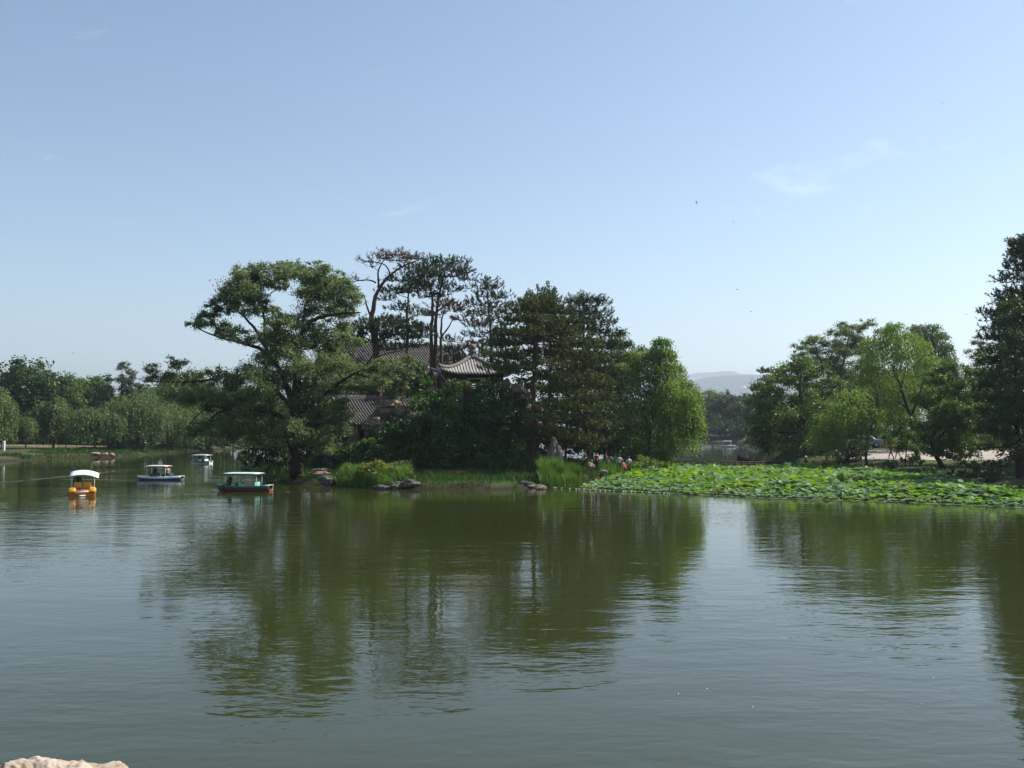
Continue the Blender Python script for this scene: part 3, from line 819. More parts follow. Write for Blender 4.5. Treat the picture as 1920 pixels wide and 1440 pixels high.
willow('bright green willow leaning over the lotus at the island end', 100, (1216, 880),
       [([(1216, 880), (1217, 820), (1222, 770), (1232, 710), (1238, 660), (1240, 640)], 0.22, 0.03), ([(1219, 790), (1245, 750), (1275, 720)], 0.10, 0.02), ([(1219, 800), (1195, 750), (1180, 710)], 0.10, 0.02), ([(1222, 770), (1260, 770), (1290, 760)], 0.07, 0.015)],
       [(1240, 640, 14, 10), (1228, 660, 18, 12), (1250, 664, 18, 12), (1208, 672, 22, 14), (1240, 692, 26, 16), (1266, 692, 18, 14), (1190, 690, 24, 15), (1215, 712, 28, 18), (1255, 722, 28, 18), (1282, 722, 20, 15), (1180, 725, 24, 16),
        (1296, 742, 16, 14), (1235, 752, 30, 20), (1272, 755, 26, 18), (1200, 760, 28, 18), (1298, 768, 14, 14), (1170, 762, 18, 14), (1260, 790, 24, 16), (1225, 800, 26, 18), (1190, 800, 24, 18), (1288, 795, 15, 14), (1170, 805, 16, 14), (1205, 835, 22, 14), (1245, 825, 18, 14), (1160, 785, 20, 16), (1155, 825, 20, 14), (1185, 845, 20, 12), (1232, 850, 20, 10), (1262, 770, 24, 18), (1286, 745, 18, 14), (1225, 735, 24, 16), (1185, 665, 16, 10), (1165, 692, 20, 13), (1150, 725, 22, 15), (1304, 790, 10, 12)], 61,
       strands=52, length=2.5, limb=0.05, fill=80)
willow('grey green willow top behind the spiky pine', 118, (1160, 800),
       [([(1165, 800), (1163, 720), (1158, 650), (1158, 630)], 0.25, 0.03)],
       [(1160, 625, 14, 10), (1150, 642, 18, 12), (1172, 645, 16, 12), (1160, 668, 24, 16), (1185, 676, 20, 14), (1205, 655, 16, 10), (1170, 700, 26, 18), (1140, 690, 20, 15)], 62, LF_WIL2, strands=40, length=2.2)
make_tree('young_tree', 'small round leafy tree standing over the causeway end', 'tree', at(1268, 872, 104), [(pxp([(1268, 872), (1267, 845), (1262, 815)], 104), 0.08, 0.02)],
          pxc([(1255, 800, 22, 14), (1275, 812, 20, 14), (1262, 828, 24, 14), (1282, 832, 14, 10), (1245, 822, 20, 14), (1250, 845, 20, 12), (1274, 846, 14, 8)], 104, np.random.default_rng(63), 1.0), 'broad', LF_ELM, BARK, 63, leaf=0.2, asp=0.45, lai=1.3)

# ---- island shrubs and small trees
def shrub(label, Y, base, clumps, seed, mat=LF_SHRUB, name='shrub', cat='shrub', depth=1.0, trunks=None, **kw):
    rng = np.random.default_rng(seed)
    k = dict(leaf=0.25, asp=0.6, lai=1.5, sub=12, limb=0.04)
    k.update(kw)
    c = pxc(clumps, Y, rng, depth)
    tr = [(pxp(t[0], Y), t[1], t[2]) for t in trunks] if trunks else [(pxp([base, (base[0] + 4, base[1] - 14), (base[0] - 3, base[1] - 30)], Y), 0.07, 0.02), (pxp([base, (base[0] + 14, base[1] - 22)], Y), 0.05, 0.02)]
    return make_tree(name, label, cat, at(base[0], base[1], Y), tr, c, 'broad', mat, BARK, seed, **k)

shrub('big dark glossy leaved mound of shrub below the pavilion', 89, (885, 884),
      [(885, 722, 40, 16, 2), (835, 736, 36, 18, 1), (930, 735, 34, 16, 1), (965, 752, 26, 18, 1), (800, 760, 32, 20, 0), (850, 762, 40, 22, 0), (900, 760, 44, 22, 0), (945, 770, 36, 24, 0), (780, 790, 30, 22, -0.5),
       (825, 792, 40, 26, -1), (875, 795, 46, 28, -1), (925, 800, 44, 28, -1), (965, 800, 26, 26, -0.5), (800, 830, 38, 26, -1), (850, 835, 46, 28, -1.5), (905, 838, 46, 28, -1.5), (955, 840, 34, 28, -1), (780, 856, 30, 20, -1), (840, 866, 40, 18, -1.5), (900, 868, 44, 18, -1.5), (960, 868, 36, 18, -1)], 71,
      leaf=0.24, sub=13, depth=1.0, trunks=[([(885, 884), (882, 830), (870, 780), (880, 740)], 0.16, 0.04), ([(885, 870), (920, 820), (940, 780)], 0.1, 0.03), ([(880, 870), (840, 820), (820, 780)], 0.1, 0.03)])
shrub('fresh green upright young tree left of the pavilion eave', 92, (790, 850),
      [(790, 690, 13, 14), (780, 710, 18, 14), (798, 715, 17, 14), (775, 735, 20, 14), (800, 742, 18, 14), (785, 760, 22, 15)], 72, name='young_tree', cat='tree', trunks=[([(790, 850), (789, 780), (789, 700)], 0.08, 0.02)], leaf=0.22)
shrub('bushy shrub with pale leaves beside the lower rock pile', 88, (745, 885),
      [(735, 800, 26, 16), (760, 815, 26, 18), (720, 822, 24, 14), (745, 840, 34, 18), (775, 850, 24, 20), (720, 850, 26, 14)], 73)
shrub('low shrub with large pale leaves right of the big trunk', 84, (672, 890),
      [(660, 838, 22, 10), (690, 832, 24, 12), (715, 842, 24, 12), (640, 850, 20, 10), (690, 856, 34, 12), (662, 868, 26, 12)], 74, leaf=0.26)
shrub('sunlit yellow green shrub at the water edge', 77, (706, 905),
      [(708, 868, 20, 9, 0), (690, 878, 24, 9, 0), (728, 882, 22, 9, 0), (706, 890, 30, 11, -0.3), (676, 890, 16, 7, 0)], 75, LF_YELL, leaf=0.2, depth=0.5, lai=1.0)
shrub('smaller yellowish shrub beside the sunlit one', 77.5, (754, 908),
      [(754, 884, 16, 8, 0), (740, 894, 16, 8, 0), (766, 895, 14, 8, 0), (752, 902, 18, 8, 0)], 76, LF_YELL, leaf=0.2, depth=0.4, lai=1.0)
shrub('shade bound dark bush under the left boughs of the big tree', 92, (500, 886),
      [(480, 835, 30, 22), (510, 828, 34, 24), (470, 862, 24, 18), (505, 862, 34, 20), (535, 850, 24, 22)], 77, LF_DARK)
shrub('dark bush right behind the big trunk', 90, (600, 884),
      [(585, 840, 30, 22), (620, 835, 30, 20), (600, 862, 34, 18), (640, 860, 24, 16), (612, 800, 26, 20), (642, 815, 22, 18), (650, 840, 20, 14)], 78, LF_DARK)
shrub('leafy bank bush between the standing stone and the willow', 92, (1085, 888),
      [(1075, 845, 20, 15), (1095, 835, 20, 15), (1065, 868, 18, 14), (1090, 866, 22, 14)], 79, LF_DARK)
shrub('rounded bush at the lotus corner under the willow', 94, (1218, 892),
      [(1215, 868, 24, 12, 0), (1190, 876, 22, 11, -1), (1238, 876, 20, 11, 0), (1215, 886, 30, 9, -1), (1175, 886, 18, 8, -1)], 80, LF_WIL, leaf=0.2)
shrub('thicket on the slope under the upper hall', 101, (655, 850),
      [(640, 690, 34, 20), (680, 700, 34, 20), (720, 715, 32, 20), (755, 720, 24, 20), (640, 730, 30, 20), (740, 745, 26, 16), (620, 770, 30, 24), (760, 700, 20, 18), (640, 665, 26, 14), (770, 680, 20, 16)], 81, LF_ELM, name='slope_thicket', cat='thicket', trunks=[([(655, 850), (660, 780), (670, 720)], 0.14, 0.03), ([(700, 820), (720, 760), (740, 720)], 0.12, 0.03)])
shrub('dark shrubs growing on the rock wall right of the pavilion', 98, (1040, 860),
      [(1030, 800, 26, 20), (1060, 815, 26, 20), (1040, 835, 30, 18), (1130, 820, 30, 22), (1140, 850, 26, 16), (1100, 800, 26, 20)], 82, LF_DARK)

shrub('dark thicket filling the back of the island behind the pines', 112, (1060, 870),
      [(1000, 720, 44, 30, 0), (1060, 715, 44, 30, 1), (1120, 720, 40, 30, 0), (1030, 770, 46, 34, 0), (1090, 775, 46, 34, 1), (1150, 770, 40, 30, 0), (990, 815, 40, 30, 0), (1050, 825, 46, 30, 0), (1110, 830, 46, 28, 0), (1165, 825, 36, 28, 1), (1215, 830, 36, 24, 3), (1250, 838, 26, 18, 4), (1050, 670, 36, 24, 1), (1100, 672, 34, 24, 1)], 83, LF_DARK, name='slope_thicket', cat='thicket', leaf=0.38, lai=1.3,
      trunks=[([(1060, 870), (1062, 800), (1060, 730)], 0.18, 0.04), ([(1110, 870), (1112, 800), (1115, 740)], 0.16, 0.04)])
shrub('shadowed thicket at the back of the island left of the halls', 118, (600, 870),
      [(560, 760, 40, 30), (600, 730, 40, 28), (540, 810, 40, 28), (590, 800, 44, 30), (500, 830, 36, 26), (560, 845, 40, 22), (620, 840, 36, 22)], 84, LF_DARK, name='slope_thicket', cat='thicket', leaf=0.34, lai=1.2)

# ---- right bank
def broad(label, Y, base, trunks, clumps, seed, mat=LF_BROAD, name='broadleaf_tree', depth=2.0, **kw):
    rng = np.random.default_rng(seed)
    k = dict(leaf=0.28, asp=0.55, lai=1.5, sub=13, limb=0.05); k.update(kw)
    return make_tree(name, label, 'tree', at(base[0], base[1], Y), [(pxp(t[0], Y), t[1], t[2]) for t in trunks], [(c_, (r_[0] * 1.22, r_[1] * 1.22, r_[2] * 1.2)) for c_, r_ in pxc(clumps, Y, rng, depth)], 'broad', mat, BARK, seed, **k)

broad('round dark tree overhanging the moored boat', 114, (1500, 872),
      [([(1512, 872), (1510, 830), (1505, 780), (1500, 720), (1510, 670)], 0.35, 0.05), ([(1508, 810), (1470, 770), (1440, 760)], 0.14, 0.03), ([(1507, 790), (1545, 750), (1570, 720)], 0.14, 0.03)],
      [(1500, 690, 30, 18), (1470, 705, 28, 18), (1535, 695, 30, 20), (1450, 728, 28, 18), (1495, 722, 36, 24), (1545, 730, 34, 24), (1432, 755, 24, 18), (1475, 755, 38, 24), (1525, 765, 40, 26), (1424, 782, 20, 18), (1455, 788, 34, 22), (1500, 798, 40, 24), (1545, 800, 34, 24), (1428, 808, 20, 16), (1465, 820, 34, 18), (1515, 828, 36, 18), (1440, 835, 24, 14), (1490, 842, 30, 12)], 91, LF_BROAD, depth=3.5)
broad('tall pale topped tree behind the round dark one', 130, (1570, 850),
      [([(1572, 850), (1572, 780), (1578, 700), (1590, 640), (1600, 612)], 0.3, 0.04), ([(1576, 720), (1545, 680), (1520, 655)], 0.14, 0.03)],
      [(1590, 612, 18, 12), (1620, 610, 16, 11), (1575, 625, 20, 13), (1606, 632, 22, 15), (1530, 640, 20, 13), (1505, 650, 16, 11), (1550, 655, 26, 18), (1500, 672, 18, 12), (1525, 672, 24, 16), (1585, 655, 28, 20), (1620, 655, 24, 18), (1560, 690, 36, 24), (1605, 695, 34, 26), (1494, 690, 12, 8), (1580, 735, 36, 26), (1620, 740, 30, 26)], 92, LF_ELM, depth=2.5, leaf=0.22, asp=0.45)
willow('wide soft willow with forked dark limbs in the middle of the right bank', 104, (1724, 884),
       [([(1734, 884), (1722, 862), (1712, 815), (1704, 775), (1692, 735), (1678, 700), (1672, 680)], 0.32, 0.04), ([(1705, 785), (1725, 740), (1732, 695), (1730, 660)], 0.15, 0.03), ([(1700, 765), (1670, 745), (1645, 742)], 0.09, 0.02), ([(1690, 730), (1698, 690), (1702, 660)], 0.08, 0.02)],
       [(1660, 620, 16, 10), (1680, 612, 18, 11), (1640, 640, 22, 14), (1675, 640, 26, 16), (1705, 632, 22, 14), (1725, 650, 22, 15), (1650, 668, 28, 17), (1690, 668, 28, 17), (1630, 690, 24, 16), (1740, 680, 24, 16), (1665, 700, 28, 18), (1710, 702, 26, 18), (1755, 705, 22, 16), (1620, 722, 24, 16), (1650, 730, 26, 16), (1740, 735, 26, 18), (1610, 755, 22, 15), (1765, 740, 20, 16), (1690, 740, 22, 16)], 93, LF_WIL, strands=40, length=2.8, depth=2.8, fill=60)
willow('slim willow with curving trunk beside the walk', 100, (1628, 884),
       [([(1628, 884), (1624, 858), (1628, 820), (1640, 780), (1645, 745), (1640, 720)], 0.15, 0.03), ([(1632, 810), (1655, 785), (1672, 775)], 0.06, 0.015), ([(1626, 830), (1600, 800), (1580, 790)], 0.06, 0.015)],
       [(1600, 740, 26, 17), (1630, 735, 26, 16), (1660, 752, 22, 15), (1575, 765, 24, 16), (1605, 775, 28, 18), (1640, 775, 24, 15), (1545, 785, 22, 15), (1570, 800, 26, 16), (1600, 808, 26, 14), (1540, 815, 20, 13), (1560, 832, 22, 12), (1675, 780, 18, 12)], 94, LF_WIL, strands=44, length=2.0, depth=2.0, fill=70)
willow('feathery willow top with drooping tips against the sky', 118, (1760, 850),
       [([(1762, 850), (1760, 780), (1756, 700), (1750, 640), (1748, 618)], 0.28, 0.03)],
       [(1746, 614, 16, 10), (1735, 630, 16, 11), (1760, 630, 16, 11), (1750, 652, 24, 15), (1775, 650, 12, 9), (1736, 670, 20, 14), (1770, 678, 20, 15), (1750, 700, 28, 18), (1778, 715, 20, 16), (1720, 615, 14, 9), (1715, 700, 22, 16)], 95, LF_WIL2, strands=44, length=3.0)
broad('dark leafy tree with boughs down to the bank beside the walk', 92, (1762, 888),
      [([(1778, 890), (1762, 866), (1750, 845), (1748, 820), (1770, 760), (1780, 700)], 0.26, 0.05), ([(1752, 830), (1800, 780), (1830, 740)], 0.14, 0.03), ([(1770, 790), (1730, 760), (1712, 750)], 0.08, 0.02)],
      [(1780, 690, 26, 17), (1755, 712, 26, 18), (1805, 710, 26, 18), (1780, 735, 34, 22), (1825, 735, 24, 20), (1740, 750, 26, 18), (1800, 765, 36, 24), (1760, 775, 32, 22), (1835, 770, 26, 22), (1785, 800, 36, 24), (1825, 805, 30, 22), (1745, 800, 24, 18), (1800, 832, 34, 18), (1775, 838, 26, 14), (1835, 835, 20, 14), (1735, 826, 20, 12), (1765, 850, 18, 10), (1790, 856, 20, 10), (1742, 845, 14, 8), (1810, 852, 18, 10)], 96, LF_BROAD, depth=2.5, leaf=0.2)
broad('low leafy sapling screening the walkers', 97, (1700, 888),
      [([(1700, 888), (1698, 860), (1702, 820), (1700, 790)], 0.07, 0.02)],
      [(1700, 790, 18, 13), (1688, 812, 18, 13), (1715, 812, 18, 13), (1705, 835, 22, 13), (1725, 845, 18, 10), (1690, 842, 14, 9)], 97, LF_BROAD, name='young_tree', depth=0.8, leaf=0.18, lai=0.9)
broad('grey green tree behind the conifer, small crown against the sky', 125, (1840, 840),
      [([(1840, 840), (1838, 740), (1836, 660)], 0.2, 0.03)],
      [(1832, 640, 12, 10), (1845, 650, 12, 10), (1830, 662, 15, 11), (1848, 675, 16, 12), (1834, 690, 18, 13), (1850, 705, 20, 15), (1830, 725, 22, 16)], 98, LF_ELM, leaf=0.24, asp=0.45)
# the big conifer at the right edge
rng = np.random.default_rng(100)
pads = []
for ty, hw in [(455, 8), (474, 16), (498, 24), (522, 32), (548, 40), (566, 46), (584, 54), (606, 62), (628, 66), (650, 68), (672, 70), (696, 72), (720, 76), (746, 80), (776, 80), (806, 72)]:
    k = max(3, int(hw / 9))
    for i in range(k):
        u = (i + 0.5) / k * 2 - 1
        pads.append((1922 + u * hw + rng.uniform(-5, 5), ty + abs(u) * 10 + rng.uniform(-4, 4), 23 + rng.uniform(-3, 5), 9, rng.uniform(-1, 1) * math.sqrt(max(0.05, 1 - u * u)) * hw * mpp(80)))
pads += [(1846, 590, 14, 4, 0), (1864, 600, 16, 6, 0), (1852, 634, 8, 4, 0)]
pine('towering dark conifer cut by the right picture edge', 80, (1916, 905),
     [([(1916, 905), (1917, 820), (1920, 700), (1922, 560), (1922, 450)], 0.42, 0.05)], pads, 101, NEEDLE, dens=10, fl=0.6, bl=0.24, bw=0.05, name='conifer_tree')
broad('mid green tree in front of the conifer at the right edge', 74, (1905, 905),
      [([(1912, 905), (1908, 820), (1904, 720), (1902, 600)], 0.25, 0.04), ([(1907, 780), (1880, 720), (1872, 690)], 0.1, 0.02)],
      [(1902, 576, 26, 14), (1925, 585, 26, 16), (1895, 600, 26, 15), (1912, 640, 30, 20), (1886, 665, 24, 18), (1915, 700, 36, 24), (1875, 705, 24, 18), (1900, 745, 36, 24), (1865, 740, 22, 18), (1935, 750, 30, 24), (1875, 780, 30, 20), (1915, 790, 34, 20), (1888, 810, 30, 18), (1925, 820, 34, 20), (1860, 800, 24, 18), (1895, 836, 30, 14), (1908, 856, 26, 12), (1930, 850, 26, 14)], 102, LF_DARK, depth=1.6, leaf=0.2)
# hedge bushes behind the walk and on the bank
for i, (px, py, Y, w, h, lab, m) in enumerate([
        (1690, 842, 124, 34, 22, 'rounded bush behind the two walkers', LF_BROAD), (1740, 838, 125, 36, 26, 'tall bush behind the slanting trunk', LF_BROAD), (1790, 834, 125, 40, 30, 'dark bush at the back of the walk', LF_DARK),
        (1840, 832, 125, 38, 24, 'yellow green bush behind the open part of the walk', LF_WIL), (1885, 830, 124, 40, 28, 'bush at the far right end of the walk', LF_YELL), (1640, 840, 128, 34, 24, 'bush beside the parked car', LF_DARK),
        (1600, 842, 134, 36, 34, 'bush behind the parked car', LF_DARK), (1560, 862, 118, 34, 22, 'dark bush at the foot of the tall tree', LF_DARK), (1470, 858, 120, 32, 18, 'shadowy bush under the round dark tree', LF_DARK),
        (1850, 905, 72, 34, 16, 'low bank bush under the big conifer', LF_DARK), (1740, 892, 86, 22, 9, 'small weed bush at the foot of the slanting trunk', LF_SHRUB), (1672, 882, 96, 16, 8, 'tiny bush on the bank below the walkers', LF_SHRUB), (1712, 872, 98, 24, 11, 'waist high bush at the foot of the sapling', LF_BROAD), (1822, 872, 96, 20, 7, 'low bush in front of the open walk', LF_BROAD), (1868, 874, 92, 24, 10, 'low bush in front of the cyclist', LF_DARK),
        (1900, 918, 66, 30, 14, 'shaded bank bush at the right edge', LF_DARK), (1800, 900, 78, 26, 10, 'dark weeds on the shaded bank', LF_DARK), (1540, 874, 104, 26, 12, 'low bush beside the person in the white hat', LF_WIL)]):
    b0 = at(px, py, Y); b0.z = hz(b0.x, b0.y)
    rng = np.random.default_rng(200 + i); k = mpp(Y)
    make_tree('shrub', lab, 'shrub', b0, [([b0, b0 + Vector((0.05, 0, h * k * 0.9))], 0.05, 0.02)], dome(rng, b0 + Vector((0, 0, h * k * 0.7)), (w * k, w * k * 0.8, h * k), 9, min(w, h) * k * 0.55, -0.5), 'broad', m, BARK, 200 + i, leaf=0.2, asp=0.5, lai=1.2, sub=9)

# ---- left bank: willows along the shore, taller trees behind
def gen_willow(label, seed, h, rx, n=16, mat=LF_WIL2, loc=(0, 0, 0), strands=26, length=2.4):
    rng = np.random.default_rng(seed); b = Vector(loc)
    cl = dome(rng, b + Vector((0, 0, h * 0.60)), (rx, rx, h * 0.38), n, rx * 0.36, -0.35)
    tr = [([b, b + Vector((0.15, 0, h * 0.22)), b + Vector((-0.1, 0.1, h * 0.5)), b + Vector((0.2, 0, h * 0.8))], 0.05 + h * 0.017, 0.03)]
    return make_tree('willow_tree', label, 'willow', b, tr, cl, 'willow', mat, BARK_WIL, seed, group='willows along the far shore', strands=strands, length=length, leaf=0.38, wid=0.10, step=0.24, fill=120)
def gen_broad(label, seed, h, rx, n=22, mat=LF_DARK, loc=(0, 0, 0), leaf=0.34, low=0.56, grp='trees behind the far shore'):
    rng = np.random.default_rng(seed); b = Vector(loc)
    cl = dome(rng, b + Vector((0, 0, h * low)), (rx, rx, h * (1 - low) * 0.98), n, rx * 0.40, -0.8)
    tr = [([b, b + Vector((0.2, 0, h * 0.25)), b + Vector((-0.1, 0.1, h * 0.5)), b + Vector((0.2, 0, h * 0.85))], 0.06 + h * 0.018, 0.03)]
    return make_tree('broadleaf_tree', label, 'tree', b, tr, cl, 'broad', mat, BARK, seed, group=grp, leaf=leaf * 1.35, asp=0.6, lai=1.5, sub=14, twig=0.03)
def spot(px, Y): x, y = XY(px, Y); return Vector((x, y, max(0.1, hz(x, y) - 0.05)))
def hgt(py, Y, z0): return at(960, py, Y).z - z0

s = spot(180, 168); wA = gen_willow('rounded weeping willow right above the pale shore stones', 301, hgt(757, 168, s.z), 4.0, 18, loc=s)
s = spot(262, 178); wB = gen_willow('widest weeping willow of the far shore, hanging near the big tree', 302, hgt(737, 178, s.z), 5.6, 24, loc=s, length=3.2)
s = spot(104, 170); wC = gen_willow('tall narrow willow with golden green hanging crown', 303, hgt(741, 170, s.z), 2.7, 16, loc=s, length=3.4)
hA, hB, hC = hgt(757, 168, spot(180, 168).z), hgt(737, 178, spot(262, 178).z), hgt(741, 170, spot(104, 170).z)
GW = 'willows along the far shore'
for src, hs, px, Y, py, lab, rz in [
        (wA, hA, 52, 166, 778, 'small ball crowned willow near the left edge', 1.1), (wA, hA, 128, 172, 797, 'smallest willow between the golden one and the rounded one', 2.6), (wC, hC, -8, 160, 722, 'willow cut by the left picture edge, tall part', 0.4),
        (wA, hA, 8, 163, 798, 'low bushy willow in the left corner of the far shore', 3.9), (wB, hB, 318, 188, 752, 'willow seen through the low left boughs of the big tree', 2.0), (wC, hC, 352, 196, 770, 'thin willow behind the drooping branch', 4.0),
        (wB, hB, 395, 205, 760, 'willow behind the second white canopied boat', 1.0), (wA, hA, 440, 210, 772, 'willow at the end of the far shore beside the island', 5.0)]:
    s = spot(px, Y); sc = hgt(py, Y, s.z) / hs
    copy_tree(src, lab, s, rz, sc, GW)
s = spot(40, 215); bA = gen_broad('largest dark round tree behind the left willows', 311, hgt(690, 215, s.z), 9.5, 28, loc=s, leaf=0.56); hbA = hgt(690, 215, s.z)
s = spot(165, 225); bB = gen_broad('dark domed tree behind the rounded willow', 312, hgt(703, 225, s.z), 7.5, 24, LF_BROAD, loc=s); hbB = hgt(703, 225, s.z)
GB = 'trees behind the far shore'
for src, hs, px, Y, py, lab, rz in [
        (bB, hbB, -60, 205, 700, 'tree at the left edge behind the cut willow', 1.0), (bA, hbA, 110, 240, 715, 'tree in the dip between the two dark domes', 2.2), (bB, hbB, 282, 235, 722, 'low topped tree right of the pointed tree', 3.1),
        (bA, hbA, 350, 250, 712, 'pale distant tree above the low left boughs', 4.4), (bB, hbB, 420, 245, 716, 'distant tree behind the big tree, upper left', 0.3), (bA, hbA, 500, 255, 740, 'distant tree hidden behind the big trunk', 5.2), (bB, hbB, 600, 260, 760, 'distant tree behind the island thicket', 5.9)]:
    s = spot(px, Y); sc = hgt(py, Y, s.z) / hs
    copy_tree(src, lab, s, rz, sc, GB)
s = spot(229, 222)
rng = np.random.default_rng(313); ht = hgt(680, 222, s.z); cl = []
for k, (dx, f) in enumerate([(0, 1.0), (-2.6, 0.86), (2.6, 0.9), (1.2, 0.96), (-3.6, 0.74), (3.9, 0.72)]):
    for q in range(5):
        cl.append((s + Vector((dx * (1.0 if q < 3 else 1.1), rng.uniform(-1.5, 1.5), ht * f - 0.9 - q * ht * 0.14)), (1.0 + 0.28 * q, 1.2 + 0.2 * q, 1.5)))
make_tree('pointed_tree', 'pointed dark blue green tree cluster rising above the left willows', 'tree', s, [([s, s + Vector((0, 0, ht * 0.5)), s + Vector((0.1, 0, ht * 0.9))], 0.4, 0.05)], cl, 'broad', LF_POP, BARK, 313, leaf=0.32, asp=0.6, lai=1.5, sub=12)
for i, (px, py, Y, w, h, lab) in enumerate([(225, 848, 176, 30, 12, 'low dark bush at the waterline by the pale stones'), (255, 846, 180, 34, 13, 'long dark bush at the waterline under the widest willow'), (318, 840, 192, 46, 12, 'clipped hedge behind the person in white'),
                                            (395, 838, 205, 40, 10, 'low hedge behind the far white canopy')]):
    b0 = spot(px, Y); k = mpp(Y); rng = np.random.default_rng(320 + i)
    make_tree('shrub', lab, 'shrub', b0, [([b0, b0 + Vector((0.05, 0, h * k * 0.9))], 0.05, 0.02)], dome(rng, b0 + Vector((0, 0, h * k * 0.6)), (w * k, w * k * 0.5, h * k), 9, h * k * 0.7, -0.5), 'broad', LF_DARK, BARK, 320 + i, leaf=0.28, asp=0.5, lai=1.2, sub=8)

# ---- trees across the channel
s = spot(1335, 372); fA = gen_broad('bright topped tree across the channel right of the willow', 331, hgt(735, 372, s.z), 8.0, 24, LF_BROAD, loc=s, leaf=0.5, low=0.5, grp='trees across the channel'); hfA = hgt(735, 372, s.z)
s = spot(1405, 365); fB = gen_broad('dark tree across the channel beside the round dark tree', 332, hgt(742, 365, s.z), 7.0, 24, LF_DARK, loc=s, leaf=0.5, low=0.5, grp='trees across the channel'); hfB = hgt(742, 365, s.z)
GC = 'trees across the channel'
for src, hs, px, Y, py, lab, rz in [
        (fA, hfA, 1290, 380, 742, 'hazy tree across the channel half hidden by the willow', 1.0), (fB, hfB, 1368, 368, 738, 'middle tree across the channel above the white boat', 2.0), (fA, hfA, 1440, 355, 748, 'hazy tree across the channel below the umbrella pine', 3.0),
        (fB, hfB, 1312, 366, 765, 'low front tree across the channel above the blue sign', 4.0), (fA, hfA, 1348, 364, 780, 'low front tree across the channel above the far boat', 5.0), (fB, hfB, 1390, 362, 778, 'low front tree across the channel at the bank corner', 0.5),
        (fA, hfA, 1425, 300, 790, 'low tree at the channel mouth beside the round dark tree', 2.4), (fB, hfB, 1240, 385, 745, 'tree across the channel behind the willow', 1.7), (fA, hfA, 1180, 390, 745, 'tree across the channel behind the island pines', 0.7)]:
    s = spot(px, Y); sc = hgt(py, Y, s.z) / hs
    copy_tree(src, lab, s, rz, sc, GC)
pine('dark umbrella pine standing above the round dark tree against the hills', 205, (1444, 790),
     [([(1444, 800), (1444, 745), (1443, 722), (1447, 708)], 0.3, 0.06), ([(1443, 722), (1434, 712), (1430, 702)], 0.12, 0.03)],
     [(1432, 698, 9, 2.5), (1448, 698, 12, 3), (1460, 706, 9, 3), (1438, 714, 10, 3), (1456, 716, 9, 3), (1430, 726, 13, 4), (1444, 736, 18, 5), (1422, 732, 12, 3), (1440, 752, 20, 6), (1420, 748, 16, 5)], 341, dens=4, fl=0.9, bl=0.5, bw=0.12, blades=10, twig=0.05)
# low bushes: along the far waterline, under the left willows, on the right bank
rngb = np.random.default_rng(700); b0 = Vector((0, 0, 0))
s = spot(1300, 341)
bushA = make_tree('shrub', 'far waterline bush just right of the willow tips', 'shrub', s, [([s, s + Vector((0.1, 0, 1.6))], 0.08, 0.03)], dome(rngb, s + Vector((0, 0, 1.3)), (3.0, 2.2, 2.2), 12, 1.1, -0.6), 'broad', LF_DARK, BARK, 701, group='bushes at the far waterline', leaf=0.5, asp=0.6, lai=1.5, sub=10)
for px, Y, sc, lab in [(1322, 341, 1.1, 'far waterline bush left of the small blue board'), (1350, 341, 1.1, 'far waterline bush between blue board and channel boat'), (1370, 341, 1.2, 'far waterline bush right behind the channel boat'), (1394, 341, 1.3, 'far waterline bush near the channel corner'), (1416, 339, 1.4, 'far waterline bush at the channel corner'),
                       (1424, 280, 1.3, 'bush on the channel bank behind the umbrella pine'), (1426, 220, 1.2, 'bush on the channel bank farther from the round tree'), (1430, 175, 1.0, 'bush on the channel bank close behind the round tree'), (1436, 140, 0.9, 'bush on the channel bank under the round tree'), (1278, 341, 1.2, 'far waterline bush hidden by the willow tips'), (1340, 356, 1.8, 'tall far bush above the blue board'), (1385, 356, 1.9, 'tall far bush above the channel boat')]:
    copy_tree(bushA, lab, spot(px, Y), px * 0.7, sc, 'bushes at the far waterline')
for px, Y, sc, lab in [(-5, 192, 1.5, 'shaded bush behind the cut willow'), (30, 196, 1.6, 'shaded bush behind the ball crowned willow'), (75, 197, 1.5, 'shaded bush left of the golden willow'), (112, 200, 1.6, 'shaded bush behind the golden willow'), (150, 200, 1.4, 'shaded bush between golden and rounded willow'), (192, 204, 1.6, 'shaded bush behind the rounded willow'), (232, 206, 1.5, 'shaded bush left behind the widest willow'), (275, 210, 1.6, 'shaded bush right behind the widest willow'), (345, 216, 1.6, 'shaded bush behind the drooping branch'), (380, 222, 1.5, 'shaded bush behind the farthest pedal boat'), (430, 228, 1.6, 'shaded bush beside the island tip')]:
    copy_tree(bushA, lab, spot(px, Y), px * 0.9, sc, 'bushes under the far trees')
for px, Y, sc, lab in [(1500, 128, 0.9, 'shade bush behind the white sun hat'), (1545, 130, 1.0, 'shade bush left of the tall tree foot'), (1585, 126, 0.8, 'shade bush in front of the parked car'), (1470, 135, 1.0, 'shade bush behind the moored boat'), (1530, 112, 0.5, 'knee high shade bush on the bank under the round tree'), (1585, 104, 0.42, 'knee high bush left of the slim willow foot'), (1600, 110, 0.5, 'bush just behind the slim willow trunk')]:
    copy_tree(bushA, lab, spot(px, Y), px * 1.1, sc, 'shade bushes on the right bank')
# trees filling the bank behind the right hand willows
for i, (px, Y, py, lab) in enumerate([(1660, 150, 690, 'tree in the gap behind the wide willow'), (1530, 160, 720, 'tree in the gap behind the tall pale topped one'), (1800, 150, 745, 'tree behind the dark leafy one'), (1880, 150, 720, 'tree behind the walk at the right edge'), (1590, 155, 740, 'tree behind the slim willow')]):
    s = spot(px, Y); copy_tree(bB, lab, s, i * 1.3, (hgt(py, Y, s.z)) / hbB, 'trees behind the right bank')

